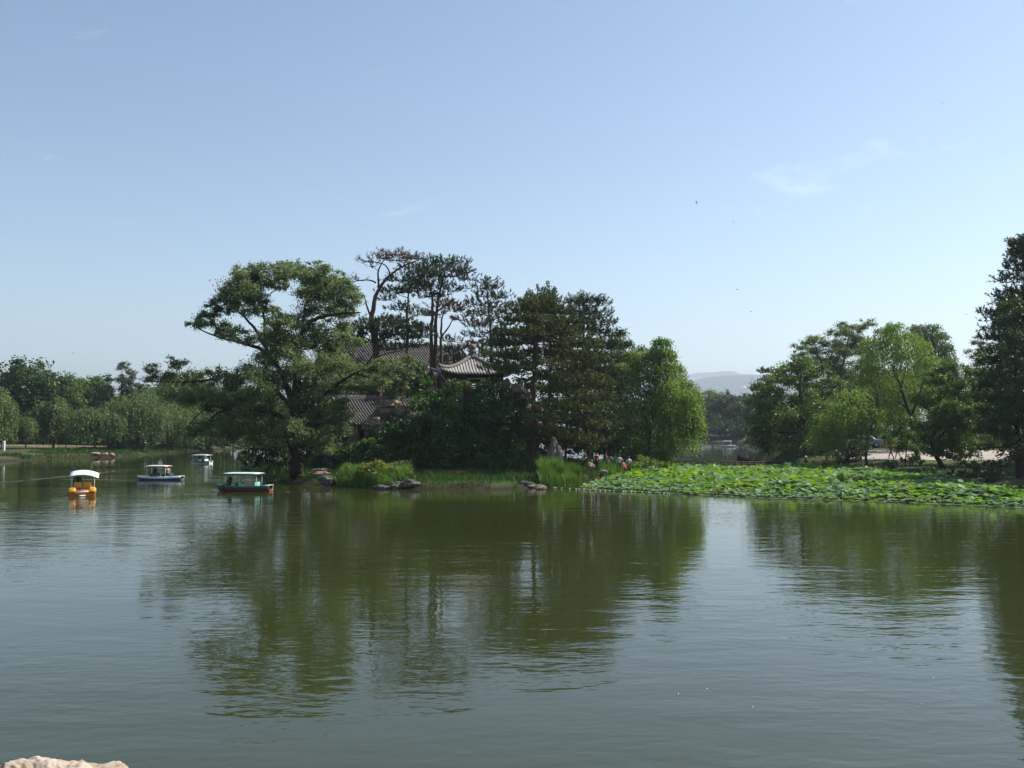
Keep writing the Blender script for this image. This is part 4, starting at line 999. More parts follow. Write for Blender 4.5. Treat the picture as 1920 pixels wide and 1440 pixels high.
for i, (x, y, h_, lab) in enumerate([(49.5, 72, 13, 'unseen tree past the right edge added to shade the bank, nearest the shore'), (55, 82, 15, 'unseen tree past the right edge added to shade the bank beside the conifer'), (58, 96, 15, 'unseen tree past the right edge added to shade the bank near the walk'), (50, 63, 11, 'smaller unseen tree past the right edge added to shade the bank')]):  # trees out of view, added to cast shade on the right bank
    copy_tree(bB, lab, Vector((x, y, hz(x, y))), 0.8 + i * 1.7, h_ / hbB, 'unseen trees added to shade the right bank')
# ------------------------------------------------------------------ grass and reeds (uncountable)
def blades(name, label, cat, P, hgt_, wid, mat, rng, lean=0.35, bend=0.4):
    n = len(P)
    th = rng.uniform(0, 2 * PI, n); h = hgt_ * rng.uniform(0.4, 1.2, n) * (0.45 + 1.1 * vnoise(P[:, 0], P[:, 1], 1.3, 17))
    d = np.stack([np.cos(th), np.sin(th), np.zeros(n)], axis=1); s = np.stack([-np.sin(th), np.cos(th), np.zeros(n)], axis=1)
    w = (wid * rng.uniform(0.7, 1.3, n))[:, None]; h = h[:, None]; ln = lean * rng.uniform(0.2, 1.0, n)[:, None]
    mid = P + np.array([0, 0, 1.0]) * h * 0.6 + d * h * ln * 0.35
    tip = P + np.array([0, 0, 1.0]) * h * (1 - bend * ln) + d * h * ln * 1.1
    V = np.stack([P - s * w, P + s * w, mid + s * w * 0.8, mid - s * w * 0.8, tip], axis=1).reshape(-1, 3)
    b = np.arange(n)[:, None] * 5
    me = mkmesh(name, V, b + np.array([[0, 1, 2, 3]]), b + np.array([[3, 2, 4]]))
    return tag(obj(name, me, mat), label, cat, kind='stuff')

def scatter(rng, n, x0, x1, y0, y1, test):
    X = rng.uniform(x0, x1, n); Y = rng.uniform(y0, y1, n); Z = H(X, Y)
    m = test(X, Y, Z)
    return np.stack([X[m], Y[m], Z[m] - 0.03], axis=1)
rng = np.random.default_rng(400)
P = scatter(rng, 90000, at(455, 900, 78).x - 8, at(1260, 900, 100).x, 70, 112, lambda X, Y, Z: (Z > 0.03) & (sdist(ISLAND, X, Y) > -0.6) & (sdist(ISLAND, X, Y) < 9) & (vnoise(X, Y, 2.2, 11) > 0.30))
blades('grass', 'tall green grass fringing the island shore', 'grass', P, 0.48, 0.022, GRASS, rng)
P = scatter(rng, 26000, at(1015, 900, 76).x, at(1112, 900, 82).x, 73, 84, lambda X, Y, Z: (Z > -0.15) & (sdist(ISLAND, X, Y) < 3.2) & (((X - at(1064, 900, 78).x) / 2.3) ** 2 + ((Y - 78.5) / 4.0) ** 2 + (vnoise(X, Y, 0.8, 12) - 0.5) * 1.4 < 0.95))
blades('reeds', 'dense bright reeds in front of the standing stone', 'reeds', P, 1.45, 0.022, REED, rng, 0.5)
P = scatter(rng, 15000, at(618, 900, 76).x, at(780, 900, 82).x, 73, 83, lambda X, Y, Z: (Z > -0.05) & (((X - at(700, 900, 78).x) / 3.5) ** 2 + ((Y - 77.5) / 4.2) ** 2 + (vnoise(X, Y, 0.9, 13) - 0.5) * 1.6 < 0.9))
blades('tall_grass', 'lush sunlit tall grass round the yellow shrubs', 'grass', P, 1.0, 0.022, REED, rng, 0.5)
P = scatter(rng, 9000, at(1140, 900, 84).x, at(1262, 890, 105).x, 80, 106, lambda X, Y, Z: (Z > -0.1) & (sdist(ISLAND, X, Y) < 4) & (vnoise(X, Y, 1.6, 14) > 0.35))
blades('reeds', 'leafy reeds along the lotus corner of the island', 'reeds', P, 1.1, 0.022, REED, rng, 0.5)
P = scatter(rng, 70000, -75, -22, 130, 215, lambda X, Y, Z: (Z > 0.05) & (vnoise(X, Y, 7, 15) > 0.35))
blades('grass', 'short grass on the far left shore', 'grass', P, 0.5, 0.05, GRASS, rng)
P = scatter(rng, 45000, 22, 60, 58, 104, lambda X, Y, Z: (Z > 0.05) & (vnoise(X, Y, 2.5, 16) > 0.66))
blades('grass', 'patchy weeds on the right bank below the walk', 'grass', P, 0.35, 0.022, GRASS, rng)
P = scatter(rng, 12000, 26, 85, 121, 150, lambda X, Y, Z: (Z > 0.5))
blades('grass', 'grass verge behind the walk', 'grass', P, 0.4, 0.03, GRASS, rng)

# ------------------------------------------------------------------ lotus
LOT = [G2(*p) for p in [(1085, 917), (1180, 921), (1250, 925), (1440, 934), (1580, 938), (1750, 944), (1920, 952), (2080, 961), (2080, 930), (1920, 922), (1850, 914), (1780, 906), (1700, 895), (1620, 888), (1540, 883), (1450, 880)]] + \
      [XY(1440, 103.5), XY(1262, 103.5)] + [G2(*p) for p in [(1262, 884), (1215, 893), (1160, 902), (1110, 909)]]
LOTB = [XY(1262, 106.0), XY(1395, 106.0), XY(1400, 116), XY(1385, 124), XY(1262, 128), XY(1255, 118)]
LEAF_G = mat_leaf('lotus_leaf', (0.070, 0.180, 0.020), (0.225, 0.370, 0.040), 0.45, 0.6, 0.2, patch=0.5, dead=(0.20, 0.20, 0.09), dead_amt=0.05)
LEAF_W = mat_leaf('lotus_leaf_bluish', (0.085, 0.175, 0.065), (0.225, 0.335, 0.155), 0.3, 0.55, 0.3, patch=0.6)
PAD_M = mat_leaf('floating_pad', (0.110, 0.150, 0.070), (0.220, 0.260, 0.140), 0.15, 0.5, 0.3, patch=0.8)
STEM = mat_solid('lotus_stem', (0.09, 0.15, 0.05), (0.05, 0.09, 0.03), 0.6, 4.0)

def lotus_leaf(rng, cup, wav, n=8):
    V = [(0, 0, -0.10 * cup)]
    rim = []
    ph = rng.uniform(0, 6)
    for rr in (0.55, 1.0):
        for i in range(n):
            a = 2 * PI * i / n
            z = cup * 0.20 * rr * rr + wav * rr * (math.sin(2 * a + ph) * 0.16 + math.sin(5 * a + ph * 2) * 0.05)
            f = rr * (1 + 0.06 * math.sin(3 * a + ph))
            V.append((f * math.cos(a), f * math.sin(a), z))
    T = [(0, 1 + i, 1 + (i + 1) % n) for i in range(n)]
    Q = [(1 + i, 1 + n + i, 1 + n + (i + 1) % n, 1 + (i + 1) % n) for i in range(n)]
    return np.array(V), np.array(T), np.array(Q)
rng = np.random.default_rng(500)
LV = [lotus_leaf(rng, c, w) for c, w in ((0.9, 0.6), (0.4, 1.1), (-0.9, 0.9), (1.2, 1.3), (0.2, 0.5), (-0.3, 1.4))]
X = rng.uniform(5, 40, 30000); Y = rng.uniform(54, 130, 30000)
d1, d2 = sdist(LOT, X, Y), sdist(LOTB, X, Y)
dens = np.where(d2 > 0, 0.55, 1.0)
keep = ((d1 > -0.1) | (d2 > 0)) & (rng.uniform(size=len(X)) < dens) & (sdist(MAIN, X, Y) < 0.6) & (sdist(ISLAND, X, Y) < 0.8)
X, Y, d1 = X[keep], Y[keep], np.maximum(d1, d2)[keep]
front = sdist([LOT[i] for i in range(8)] + [(60, 120), (5, 120)], X, Y)      # distance from the open water edge
hgtl = 0.08 + 0.50 * sstep(0.2, 6.0, front) * (0.6 + 0.8 * vnoise(X, Y, 3.0, 21)) * np.where(Y > 104.5, 0.55, 1.0) + rng.uniform(-0.10, 0.16, len(X))
rad = np.where(front < 1.2, rng.uniform(0.14, 0.24, len(X)), 0.12 + 0.21 * rng.beta(2, 3, len(X)) + 0.05 * vnoise(X, Y, 4.0, 23))
tilt = np.where(front < 1.0, 0.08, 0.30) * np.abs(rng.normal(size=len(X)))
az = rng.uniform(0, 2 * PI, len(X)); spin = rng.uniform(0, 2 * PI, len(X)); var = rng.integers(0, 6, len(X))
tall = rng.uniform(size=len(X)) < 0.03 * (front > 2)
hgtl = np.maximum(hgtl + tall * rng.uniform(0.1, 0.35, len(X)), 0.03); tilt = tilt + tall * 0.35
bluish = (vnoise(X, Y, 2.0, 22) + rng.uniform(-0.35, 0.35, len(X)) + 0.25 * (front < 3)) > 0.56
order = np.argsort(Y)                               # the nearest ones show largest
big_ = order[np.where(rad[order] > 0.21)[0][:300]]
small = np.setdiff1d(order, big_)
lot = empty('lotus_bed', (float(X.mean()), float(Y.mean()), 0))
tag(lot, 'broad bed of bright green lotus leaves between island and right bank', 'lotus bed')
lot_o = Vector(lot.location)
def leaf_mat(i):
    return Matrix.Rotation(az[i], 3, 'Z') @ Matrix.Rotation(tilt[i], 3, 'X') @ Matrix.Rotation(spin[i], 3, 'Z')
lmesh = {}
for v in range(6):
    for b in (False, True):
        me = mkmesh('lotus_leaf', LV[v][0], LV[v][2], LV[v][1], smooth=True); me.materials.append(LEAF_W if b else LEAF_G); lmesh[(v, b)] = me
for i in big_:
    o = bpy.data.objects.new('leaf', lmesh[(int(var[i]), bool(bluish[i]))])
    o.matrix_local = Matrix.Translation(Vector((X[i], Y[i], hgtl[i])) - lot_o) @ (leaf_mat(i) @ Matrix.Scale(float(rad[i]), 3)).to_4x4()
    COL.objects.link(o); o.parent = lot
for b in (False, True):
    acc = NP()
    for i in small:
        if bool(bluish[i]) != b: continue
        V, T, Q = LV[int(var[i])]
        M_ = np.array(leaf_mat(i)) * rad[i]
        W_ = V @ M_.T + np.array([X[i] - lot_o.x, Y[i] - lot_o.y, hgtl[i]])
        acc.quads(W_, Q); acc.T.append(T + acc.n - len(W_))
    o = obj('leaf_mass', acc.mesh('leaf_mass', True), LEAF_W if b else LEAF_G, lot); o['kind'] = 'stuff'
acc = NP()
for i in order[::4]:
    p0 = np.array([X[i] - lot_o.x, Y[i] - lot_o.y, hgtl[i] - 0.02])
    acc.tube([p0, p0 + np.array([rng.normal() * 0.05, rng.normal() * 0.05, -hgtl[i] - 0.2])], [0.012, 0.012], 3)
o = obj('stem_mass', acc.mesh('stem_mass'), STEM, lot); o['kind'] = 'stuff'
# flat pads floating along the open edge
acc = NP()
fe = [LOT[i] for i in range(8)]
for _ in range(1500):
    k = rng.integers(0, 7); t = rng.uniform(); a, b = np.array(fe[k]), np.array(fe[k + 1])
    q = a * (1 - t) + b * t; off = rng.normal() * 0.35 + (0.1 if vnoise(np.array([q[0]]), np.array([q[1]]), 3, 31)[0] > 0.5 else -0.25)
    r_ = rng.uniform(0.08, 0.2); n = 8; ang = np.arange(n) * 2 * PI / n + rng.uniform(0, 1)
    V = np.stack([q[0] + r_ * np.cos(ang), q[1] - off + r_ * np.sin(ang), np.full(n, 0.012 + rng.uniform(0, 0.012))], axis=1)
    V = np.vstack([V, [[q[0], q[1] - off, 0.010]]])
    acc.tris(V - np.array([lot_o.x, lot_o.y, 0]), np.array([(8, i, (i + 1) % 8) for i in range(8)]))
o = obj('floating_pads', acc.mesh('floating_pads'), PAD_M, lot); o['kind'] = 'stuff'

# ------------------------------------------------------------------ pavilion
def concave(t):            # 0 at the apex, 1 at the eave: drop as a share of the rise
    return 1 - (1 - t) ** 1.45
def make_pavilion():
    Rr = 94.6 * mpp(97); apex = at(885, 668, 97); eave_z = at(885, 703, 97).z
    rise = apex.z - eave_z
    base_z = eave_z - 3.3
    root = empty('pavilion', (apex.x, apex.y, base_z))
    tag(root, 'small square pavilion with upswept grey tiled roof and ball finial', 'pavilion')
    o3 = Vector((0, 0, eave_z - base_z))
    ang0 = math.atan2(-77, -55)                                   # front left corner
    cor = [Vector((Rr * math.cos(ang0 + k * PI / 2), Rr * math.sin(ang0 + k * PI / 2), 0)) for k in range(4)]
    def surf(k, u, t):
        """point on roof face k: u -1..1 along the eave, t 0 apex .. 1 eave"""
        a, b = cor[k], cor[(k + 1) % 4]
        e = a * (0.5 - u / 2) + b * (0.5 + u / 2)
        up = 0.55 * (abs(u) ** 4) * t ** 3
        return o3 + Vector((e.x * t, e.y * t, rise * (1 - concave(t)) + up))
    roof = MB()
    nu, ntt = 16, 10
    for k in range(4):
        top = [[surf(k, -1 + 2 * i / nu, 0.02 + 0.98 * j / ntt) for i in range(nu + 1)] for j in range(ntt + 1)]
        V = [p_ for r_ in top for p_ in r_] + [p_ - Vector((0, 0, 0.16)) for r_ in top for p_ in r_]
        n0 = (nu + 1) * (ntt + 1); P_ = []
        for j in range(ntt):
            for i in range(nu):
                a = j * (nu + 1) + i
                P_.append((a, a + nu + 1, a + nu + 2, a + 1)); P_.append((n0 + a, n0 + a + 1, n0 + a + nu + 2, n0 + a + nu + 1))
        for i in range(nu):
            a = ntt * (nu + 1) + i; P_.append((a, n0 + a, n0 + a + 1, a + 1))
        roof.add(V, P_)
    ro = roof.build('roof', TILE_P, root, smooth=False)
    # tile rows on every face, each from the eave up to its hip
    side = (cor[1] - cor[0]).length; rows = 24
    for k in range(4):
        for i in range(rows):
            u = -1 + 2 * (i + 0.5) / rows
            t0 = min(0.97, abs(u) + 0.03)
            pts = []
            for j in range(7):
                t = 1.012 + (t0 - 1.012) * j / 6
                a, b = cor[k], cor[(k + 1) % 4]
                uu = max(-1, min(1, u / t))
                q = surf(k, uu, min(t, 1.0)); 
                if t > 1: q = q + (a + b) * 0.006
                pts.append(q + Vector((0, 0, 0.02)))
            MB().tube(pts, 0.068, 6).build('tile_row', TILE_P, ro, smooth=True)
    for k in range(4):
        pts = [surf(k, -1, 0.04 + 0.96 * j / 10) + Vector((0, 0, 0.12)) for j in range(11)]
        d = cor[k].normalized(); pts.append(pts[-1] + d * 0.28 + Vector((0, 0, 0.16)))
        MB().tube(pts, [0.17] * 10 + [0.15, 0.09], 8).build('hip_ridge', RIDGE, ro, smooth=True)
    MB().lathe([(0.50, 0.0), (0.46, 0.14), (0.30, 0.22), (0.34, 0.36), (0.24, 0.50), (0.40, 0.60), (0.40, 0.68), (0.30, 0.76), (0.36, 0.88), (0.41, 1.04), (0.38, 1.20), (0.22, 1.36), (0.05, 1.42)],
               o3 + Vector((0, 0, rise - 0.18)), 20).build('finial', mat_solid('finial_clay', (0.16, 0.10, 0.08), (0.07, 0.05, 0.045), 0.6, 4), root, smooth=True)
    # eave frieze, columns, balustrade, plinth
    for k in range(4):
        a, b = cor[k] * 0.74, cor[(k + 1) % 4] * 0.74
        d = (b - a); rz = math.atan2(d.y, d.x); mid = (a + b) / 2
        MB().box(mid + Vector((0, 0, o3.z - 0.16)), (d.length + 0.2, 0.18, 0.34), rz).build('frieze', PAINTGRN, root)
        MB().box(mid + Vector((0, 0, o3.z - 0.60)), (d.length, 0.08, 0.30), rz).build('lattice', WOODRED, root)
        MB().box(mid + Vector((0, 0, 0.85)), (d.length - 0.2, 0.10, 0.10), rz).build('rail', WOODRED, root)
        for q in range(9):
            c = a + d * ((q + 0.5) / 9)
            MB().box(c + Vector((0, 0, 0.55)), (0.05, 0.05, 0.52), rz).build('baluster', WOODRED, root)
        MB().tube([cor[k] * 0.74 + Vector((0, 0, 0.25)), cor[k] * 0.74 + Vector((0, 0, o3.z - 0.1))], 0.14, 12).build('column', WOODRED, root, smooth=True)
        for f in (0.34, 0.66):
            c = a + d * f
            MB().tube([c + Vector((0, 0, 0.25)), c + Vector((0, 0, o3.z - 0.1))], 0.10, 10).build('column', WOODRED, root, smooth=True)
    MB().box((0, 0, 0.0), (side * 0.86, side * 0.86, 0.5), math.atan2((cor[1] - cor[0]).y, (cor[1] - cor[0]).x)).build('plinth', ROCK_G, root)
    fl = cor[0] + Vector((0, 0, o3.z + 0.35))
    MB().tube([fl, fl + Vector((0.12, 0, -0.45)), fl + Vector((0.42, 0.1, -0.95)), fl + Vector((0.85, 0.2, -1.35))], 0.018, 6).build('hanging_cable', WHITE, root, smooth=True)
    return root
make_pavilion()

# ------------------------------------------------------------------ halls
def make_hall(name, label, ridge_l, ridge_len, rise, run, wall_h, overhang, rows, rot, windows=True, wallmat=WOODRED, tilem=TILE):
    """long hall; ridge_l = left end of the ridge in the world; the front slope falls towards local -y"""
    base = Vector((ridge_l.x, ridge_l.y, ridge_l.z - rise - wall_h))
    root = empty(name, base, rot); tag(root, label, 'hall')
    zr = rise + wall_h
    def pt(y, k): # k 0 ridge..1 eave
        return zr - rise * (1 - (1 - k) ** 1.25)
    n = 8
    for sgn, nm in ((-1, 'front_roof_slope'), (1, 'back_roof_slope')):
        prof = [(sgn * run * j / n, pt(0, j / n)) for j in range(n + 1)]
        secs = []
        for x in (-0.35, ridge_len + 0.35):
            secs.append([Vector((x, y, z)) for y, z in prof] + [Vector((x, y, z - 0.22)) for y, z in reversed(prof)])
        sl = MB().loft(secs).build(nm, tilem, root)
        pitch = ridge_len / rows
        if sgn < 0:
            rowm = MB().tube([Vector((0, -run * j / n, pt(0, j / n) + 0.03)) for j in range(n)] + [Vector((0, -run * 1.015, pt(0, 1) + 0.02))], pitch * 0.27, 6).mesh('tile_row', True)
            rowm.materials.append(tilem)
            for i in range(rows):
                obj('tile_row', rowm, None, sl, (pitch * (i + 0.5), 0, 0))
            endm = MB().lathe([(pitch * 0.33, -0.03), (pitch * 0.33, 0.03)], (0, 0, 0), 8).mesh('eave_tile'); endm.materials.append(RIDGE)
            for i in range(rows):
                obj('eave_tile', endm, None, sl, (pitch * (i + 0.5), -run * 1.02, pt(0, 1) + 0.02), (PI / 2, 0, 0))
    MB().box((ridge_len / 2, 0, zr + 0.12), (ridge_len + 0.7, 0.30, 0.42)).build('ridge', RIDGE, root, bevel=0.05)
    for x in (-0.35, ridge_len + 0.35):
        for sgn in (-1, 1):
            pts = [Vector((x, sgn * run * j / n, pt(0, j / n) + 0.10)) for j in range(n + 1)]
            MB().tube(pts, 0.13, 8).build('rake_ridge', RIDGE, root, smooth=True)
            b = Vector((x, sgn * run * 0.93, pt(0, 0.93) + 0.3))
            MB().tube([b + Vector((0, -sgn * 0.25, -0.1)), b + Vector((0, 0, 0.12)), b + Vector((0, sgn * 0.2, 0.05))], [0.14, 0.11, 0.05], 8).build('ridge_beast', RIDGE, root, smooth=True)
    inset = overhang
    x0, x1, yb = inset, ridge_len - inset, run - overhang
    gab = [Vector((0, -yb, 0)), Vector((0, yb, 0)), Vector((0, yb, wall_h + 0.2)), Vector((0, 0, zr - 0.35)), Vector((0, -yb, wall_h + 0.2))]
    for x in (x0, x1):
        MB().loft([[g + Vector((x - 0.15, 0, 0)) for g in gab], [g + Vector((x + 0.15, 0, 0)) for g in gab]]).build('gable_wall', PLASTER, root)
    MB().box(((x0 + x1) / 2, yb - 0.3, wall_h / 2), (x1 - x0, 0.25, wall_h)).build('back_wall', PLASTER, root)
    MB().box(((x0 + x1) / 2, -yb + 1.3, wall_h / 2), (x1 - x0 - 0.32, 0.2, wall_h)).build('front_wall', wallmat, root)
    MB().box(((x0 + x1) / 2, -yb + 0.1, wall_h - 0.35), (x1 - x0, 0.25, 0.55)).build('frieze', PAINTGRN, root)
    bays = max(3, int((x1 - x0) / 2.9))
    for i in range(bays + 1):
        x = x0 + 0.2 + (x1 - x0 - 0.4) * i / bays
        MB().tube([(x, -yb + 0.1, 0.0), (x, -yb + 0.1, wall_h - 0.1)], 0.17, 12).build('column', WOODRED, root, smooth=True)
    if windows:
        st = int(round(wall_h / 3.6))
        for s_ in range(max(1, st)):
            for i in range(bays):
                x = x0 + 0.2 + (x1 - x0 - 0.4) * (i + 0.5) / bays
                w = MB().box((x, -yb + 1.15, 1.9 + s_ * 3.7), (1.7, 0.08, 1.7)).build('window', WOODDK, root)
                for q in range(4):
                    MB().box((x - 0.6 + q * 0.4, -yb + 1.09, 1.9 + s_ * 3.7), (0.06, 0.05, 1.6)).build('mullion', WOODRED, w)
            if s_ > 0:
                MB().box(((x0 + x1) / 2, -yb + 0.1, s_ * 3.7 + 0.9), (x1 - x0, 0.08, 0.10)).build('balcony_rail', WOODRED, root)
                MB().box(((x0 + x1) / 2, -yb + 0.65, s_ * 3.7), (x1 - x0 - 0.4, 1.3, 0.2)).build('balcony_floor', WOODDK, root)
    MB().box((ridge_len / 2, 0, -0.4), (ridge_len + 0.4, 2 * yb + 0.8, 0.8)).build('plinth', ROCK_G, root)
    return root
HR = R(35)
rl = at(619, 641, 112)
make_hall('upper_hall', 'two storey hall with long grey tiled roof behind the pines', rl, 17.0, 3.4, 5.6, 7.4, 1.1, 48, HR)
rl2 = at(630, 747, 97)
make_hall('lower_hall', 'low hall with dark grey tiled gable roof above the waterside rocks', rl2, 9.6, 2.5, 4.0, 3.0, 0.7, 30, HR, windows=True)

# temple roof far away on the hill
ptop = None
for yy in range(4400, 7000, 20):
    q = at(1397, 729, yy)
    if hillz(np.array([q.x]), np.array([q.y]))[0] >= q.z - 8.0:
        ptop = q; break
if ptop is None: ptop = at(1397, 729, 5600)
zb = float(hillz(np.array([ptop.x]), np.array([ptop.y]))[0])
k = mpp(ptop.y)
tr_ = empty('hilltop_temple', (ptop.x, ptop.y, zb)); tag(tr_, 'tiny temple with pale peaked roof on the hazy hill', 'temple')
hz0 = at(1397, 728, ptop.y).z - zb
MB().box((0, 0, hz0 / 2 - 0.5), (9 * k, 9 * k, hz0 + 1)).build('wall', PLASTER, tr_)
secs = []
for t, z in ((1.0, 0), (0.62, 4.0), (0.3, 9.0), (0.04, 15.5)):
    secs.append([Vector((sx * 9 * k * t, sy * 9 * k * t, hz0 + z)) for sx, sy in ((-1, -1), (1, -1), (1, 1), (-1, 1))])
rf = MB().loft(secs).build('roof', mat_solid('temple_roof', (0.62, 0.56, 0.48), (0.5, 0.44, 0.38), 0.5, 0.3), tr_)
MB().lathe([(0.8, 0), (1.2, 2.0), (0.3, 5), (0.3, 10)], (0, 0, hz0 + 15), 10).build('finial', RIDGE, rf, smooth=True)

# ------------------------------------------------------------------ rocks
def make_rock(name, label, loc, size, seed, mat=ROCK, group=None, sub=4, rough=0.35, holes=0.0, rz=0.0, parent=None, strat=0.0):
    bm = bmesh.new(); bmesh.ops.create_icosphere(bm, subdivisions=sub, radius=1.0)
    rnd = random.Random(seed); off = Vector((rnd.uniform(-50, 50), rnd.uniform(-50, 50), rnd.uniform(-50, 50)))
    for v in bm.verts:
        p_ = v.co.copy()
        d = mnoise.fractal(p_ * 1.1 + off, 1.0, 2.0, 4) * rough + (0.5 - abs(mnoise.noise(p_ * 2.3 + off))) * rough * 0.5
        d += mnoise.noise(p_ * 6 + off) * rough * 0.16
        if sub > 5: d += (0.5 - abs(mnoise.noise(p_ * 9 + off))) * 0.035 + mnoise.noise(p_ * 26 + off) * 0.014
        if strat: d += strat * math.sin(p_.z * 9 + 3 * mnoise.noise(p_ * 1.3 + off))
        if holes:
            c = mnoise.cell(p_ * 1.6 + off); h_ = mnoise.noise(p_ * 2.0 - off)
            if h_ > 0.16: d -= holes * (h_ - 0.16) * 3
        v.co = p_ * (1 + d)
        # flatten facets a little
        v.co.x *= size[0]; v.co.y *= size[1]; v.co.z *= size[2]
    me = bpy.data.meshes.new(name); bm.to_mesh(me); bm.free()
    for f in me.polygons: f.use_smooth = (seed % 3 == 0)
    o = obj(name, me, mat, parent, loc, (0, 0, rz))
    if parent is None: tag(o, label, 'rock', group)
    return o
def prock(label, px, py, Y, w, h, seed, mat=ROCK, **kw):
    k = mpp(Y); return make_rock(kw.pop('name', 'rock'), label, at(px, py, Y), (w * k, (w + h) * 0.4 * k, h * k), seed, mat, **kw)

prock('orange lit craggy rock crest above the lower hall eave', 735, 766, 92, 24, 15, 1, strat=0.10, rough=0.45, holes=0.5)
prock('jutting rock lip at the right end of the crest', 752, 772, 91.5, 13, 8, 2, strat=0.08, rough=0.5)
prock('rounded craggy rock under the lower hall eave', 697, 800, 91, 20, 13, 3, strat=0.10, rough=0.5, holes=0.6)
prock('dark cliff face between the two craggy rocks', 716, 800, 93, 26, 34, 4, ROCK_G, rough=0.4)
prock('brown rock peeking beside the pavilion plinth', 812, 732, 94, 9, 8, 5, rough=0.4)
rng = np.random.default_rng(600)
rk = [(948, 722, 8, 10), (966, 735, 8, 14), (980, 750, 12, 9), (992, 742, 9, 6), (986, 766, 13, 9), (1003, 778, 10, 8), (992, 792, 11, 8), (1010, 796, 8, 9), (1012, 765, 8, 10), (994, 806, 10, 7), (983, 808, 8, 6), (978, 836, 9, 8), (1012, 780, 9, 6), (1006, 815, 9, 10)]
rkl = ['highest', 'tall thin', 'flat topped', 'small bright', 'largest pale', 'tan', 'split', 'narrow', 'upright', 'lower', 'sandy', 'lowest', 'slanted', 'dark based']
for i, (px, py, w, h) in enumerate(rk):
    prock('%s stone in the rock wall behind the broad pine trunk' % rkl[i], px, py, 91 + rng.uniform(-0.6, 0.6), w, h, 20 + i, ROCK, group='stones of the rock wall behind the pine', sub=3, rough=0.5, strat=0.06)
prock('grey rock core of the wall under the pavilion', 965, 800, 96, 46, 70, 40, ROCK_G, rough=0.3)
prock('craggy grey rock pile holding up the pavilion', 880, 775, 98, 70, 50, 41, ROCK_G, rough=0.3)
# standing scholar stone
so = at(1040, 890, 84); k = mpp(84)
st_ = empty('standing_stone', so); tag(st_, 'tall pale standing stone with notched top behind the reeds', 'stone')
STONE = mat_solid('standing_stone', (0.20, 0.165, 0.135), (0.09, 0.075, 0.062), 0.85, 1.2, 0.03, 0.2)
make_rock('stone_body', '', (-0.22, 0, 1.2), (0.42, 0.4, 1.35), 50, STONE, rough=0.22, parent=st_)
make_rock('stone_body', '', (0.32, 0.1, 1.15), (0.36, 0.36, 1.25), 51, STONE, rough=0.22, parent=st_)
make_rock('stone_peak', '', (-0.05, 0.05, 2.55), (0.24, 0.24, 0.52), 52, STONE, rough=0.35, parent=st_)
# shore rocks
for i, (lab, px, py, Y, w, h, m) in enumerate([
        ('square pale stone block at the water edge right of the big trunk', 612, 900, 79, 12, 9, ROCK_G), ('flat step stone above the pale block', 598, 888, 82, 18, 4, ROCK), ('upper flat step stone beside the trunk', 606, 881, 84, 16, 3, ROCK),
        ('white topped low rock lying in the water', 714, 913, 74.5, 12, 4, ROCK_G), ('large rounded shore rock under the small yellow shrub', 768, 908, 75, 18, 9, ROCK_G), ('low dark rock left of the rounded one', 742, 911, 75, 12, 6, ROCK_G), ('flat dark rock right of the rounded one', 790, 911, 75, 13, 5, ROCK_G),
        ('mossy rock at the left foot of the reeds', 988, 912, 76, 17, 8, ROCK_G), ('small rock in the shadow of the reeds', 1012, 914, 74.5, 9, 5, ROCK), ('round rock at the left tip of the island', 463, 880, 108, 10, 6, ROCK_G), ('pale rock at the island tip beside the teal boat', 520, 880, 98, 8, 4, ROCK),
        ('brown boulder behind the red shirt group', 1105, 874, 90, 9, 7, ROCK), ('flat pale stone by the people under the willow', 1130, 884, 88, 9, 3, ROCK), ('brown rock on the right bank near the slim willow', 1574, 858, 103, 7, 5, ROCK)]):
    prock(lab, px, py, Y, w, h, 60 + i, m, sub=4, rough=0.45, strat=0.04)
LS = mat_solid('shore_stone', (0.36, 0.27, 0.18), (0.14, 0.11, 0.085), 0.85, 1.5, 0.03, 0.2)
for i, (px, py, w, h, lab) in enumerate([(100, 852, 14, 7, 'broad tan rock on the far left shore'), (118, 855, 7, 4, 'small tan rock beside the broad one'), (178, 851, 12, 5, 'long flat stone in the far shore row'), (197, 852, 8, 5, 'upright middle stone in the far shore row'), (210, 853, 6, 5, 'brightest end stone of the far shore row'), (153, 853, 7, 3, 'low stone left of the far shore row')]):
    prock(lab, px, py, 157, w * 0.85, h * 0.7, 90 + i, LS, sub=3, rough=0.35)
# pale rock close to the camera, standing on the near bank
nr = at(112, 1424, 5.2)
fr = make_rock('rock', 'pale rough rock top in the bottom left corner', (nr.x - 0.10, nr.y + 0.1, nr.z - 0.785), (0.47, 0.40, 0.70), 9, mat_solid('near_rock', (0.54, 0.48, 0.42), (0.24, 0.16, 0.10), 0.85, 4.0, 0.02, 0.25, detail=9, bscale=14), sub=7, rough=0.10, strat=0.02)
for v in fr.data.vertices:                       # squared, flat crowned block
    c = v.co; u = Vector((c.x / 0.47, c.y / 0.40, c.z / 0.70)); q = (abs(u.x) ** 4 + abs(u.y) ** 4 + abs(u.z) ** 4) ** 0.25 / (u.length + 1e-6)
    v.co = c / max(q, 0.62) * 0.93

# ------------------------------------------------------------------ people
SKIN = mat_solid('skin', (0.42, 0.25, 0.17), (0.36, 0.21, 0.14), 0.6, 8)
HAIR = mat_solid('hair', (0.02, 0.016, 0.013), (0.012, 0.01, 0.009), 0.5, 20)
SHOE = mat_solid('shoes', (0.03, 0.028, 0.026), None, 0.6, 8)
def cloth(c): return mat_solid('cloth_%d_%d_%d' % tuple(int(x * 255) for x in c), c, tuple(x * 0.8 for x in c), 0.85, 5.0, 0.006)
EYE = mat_solid('eye', (0.02, 0.015, 0.012), None, 0.3, 8)

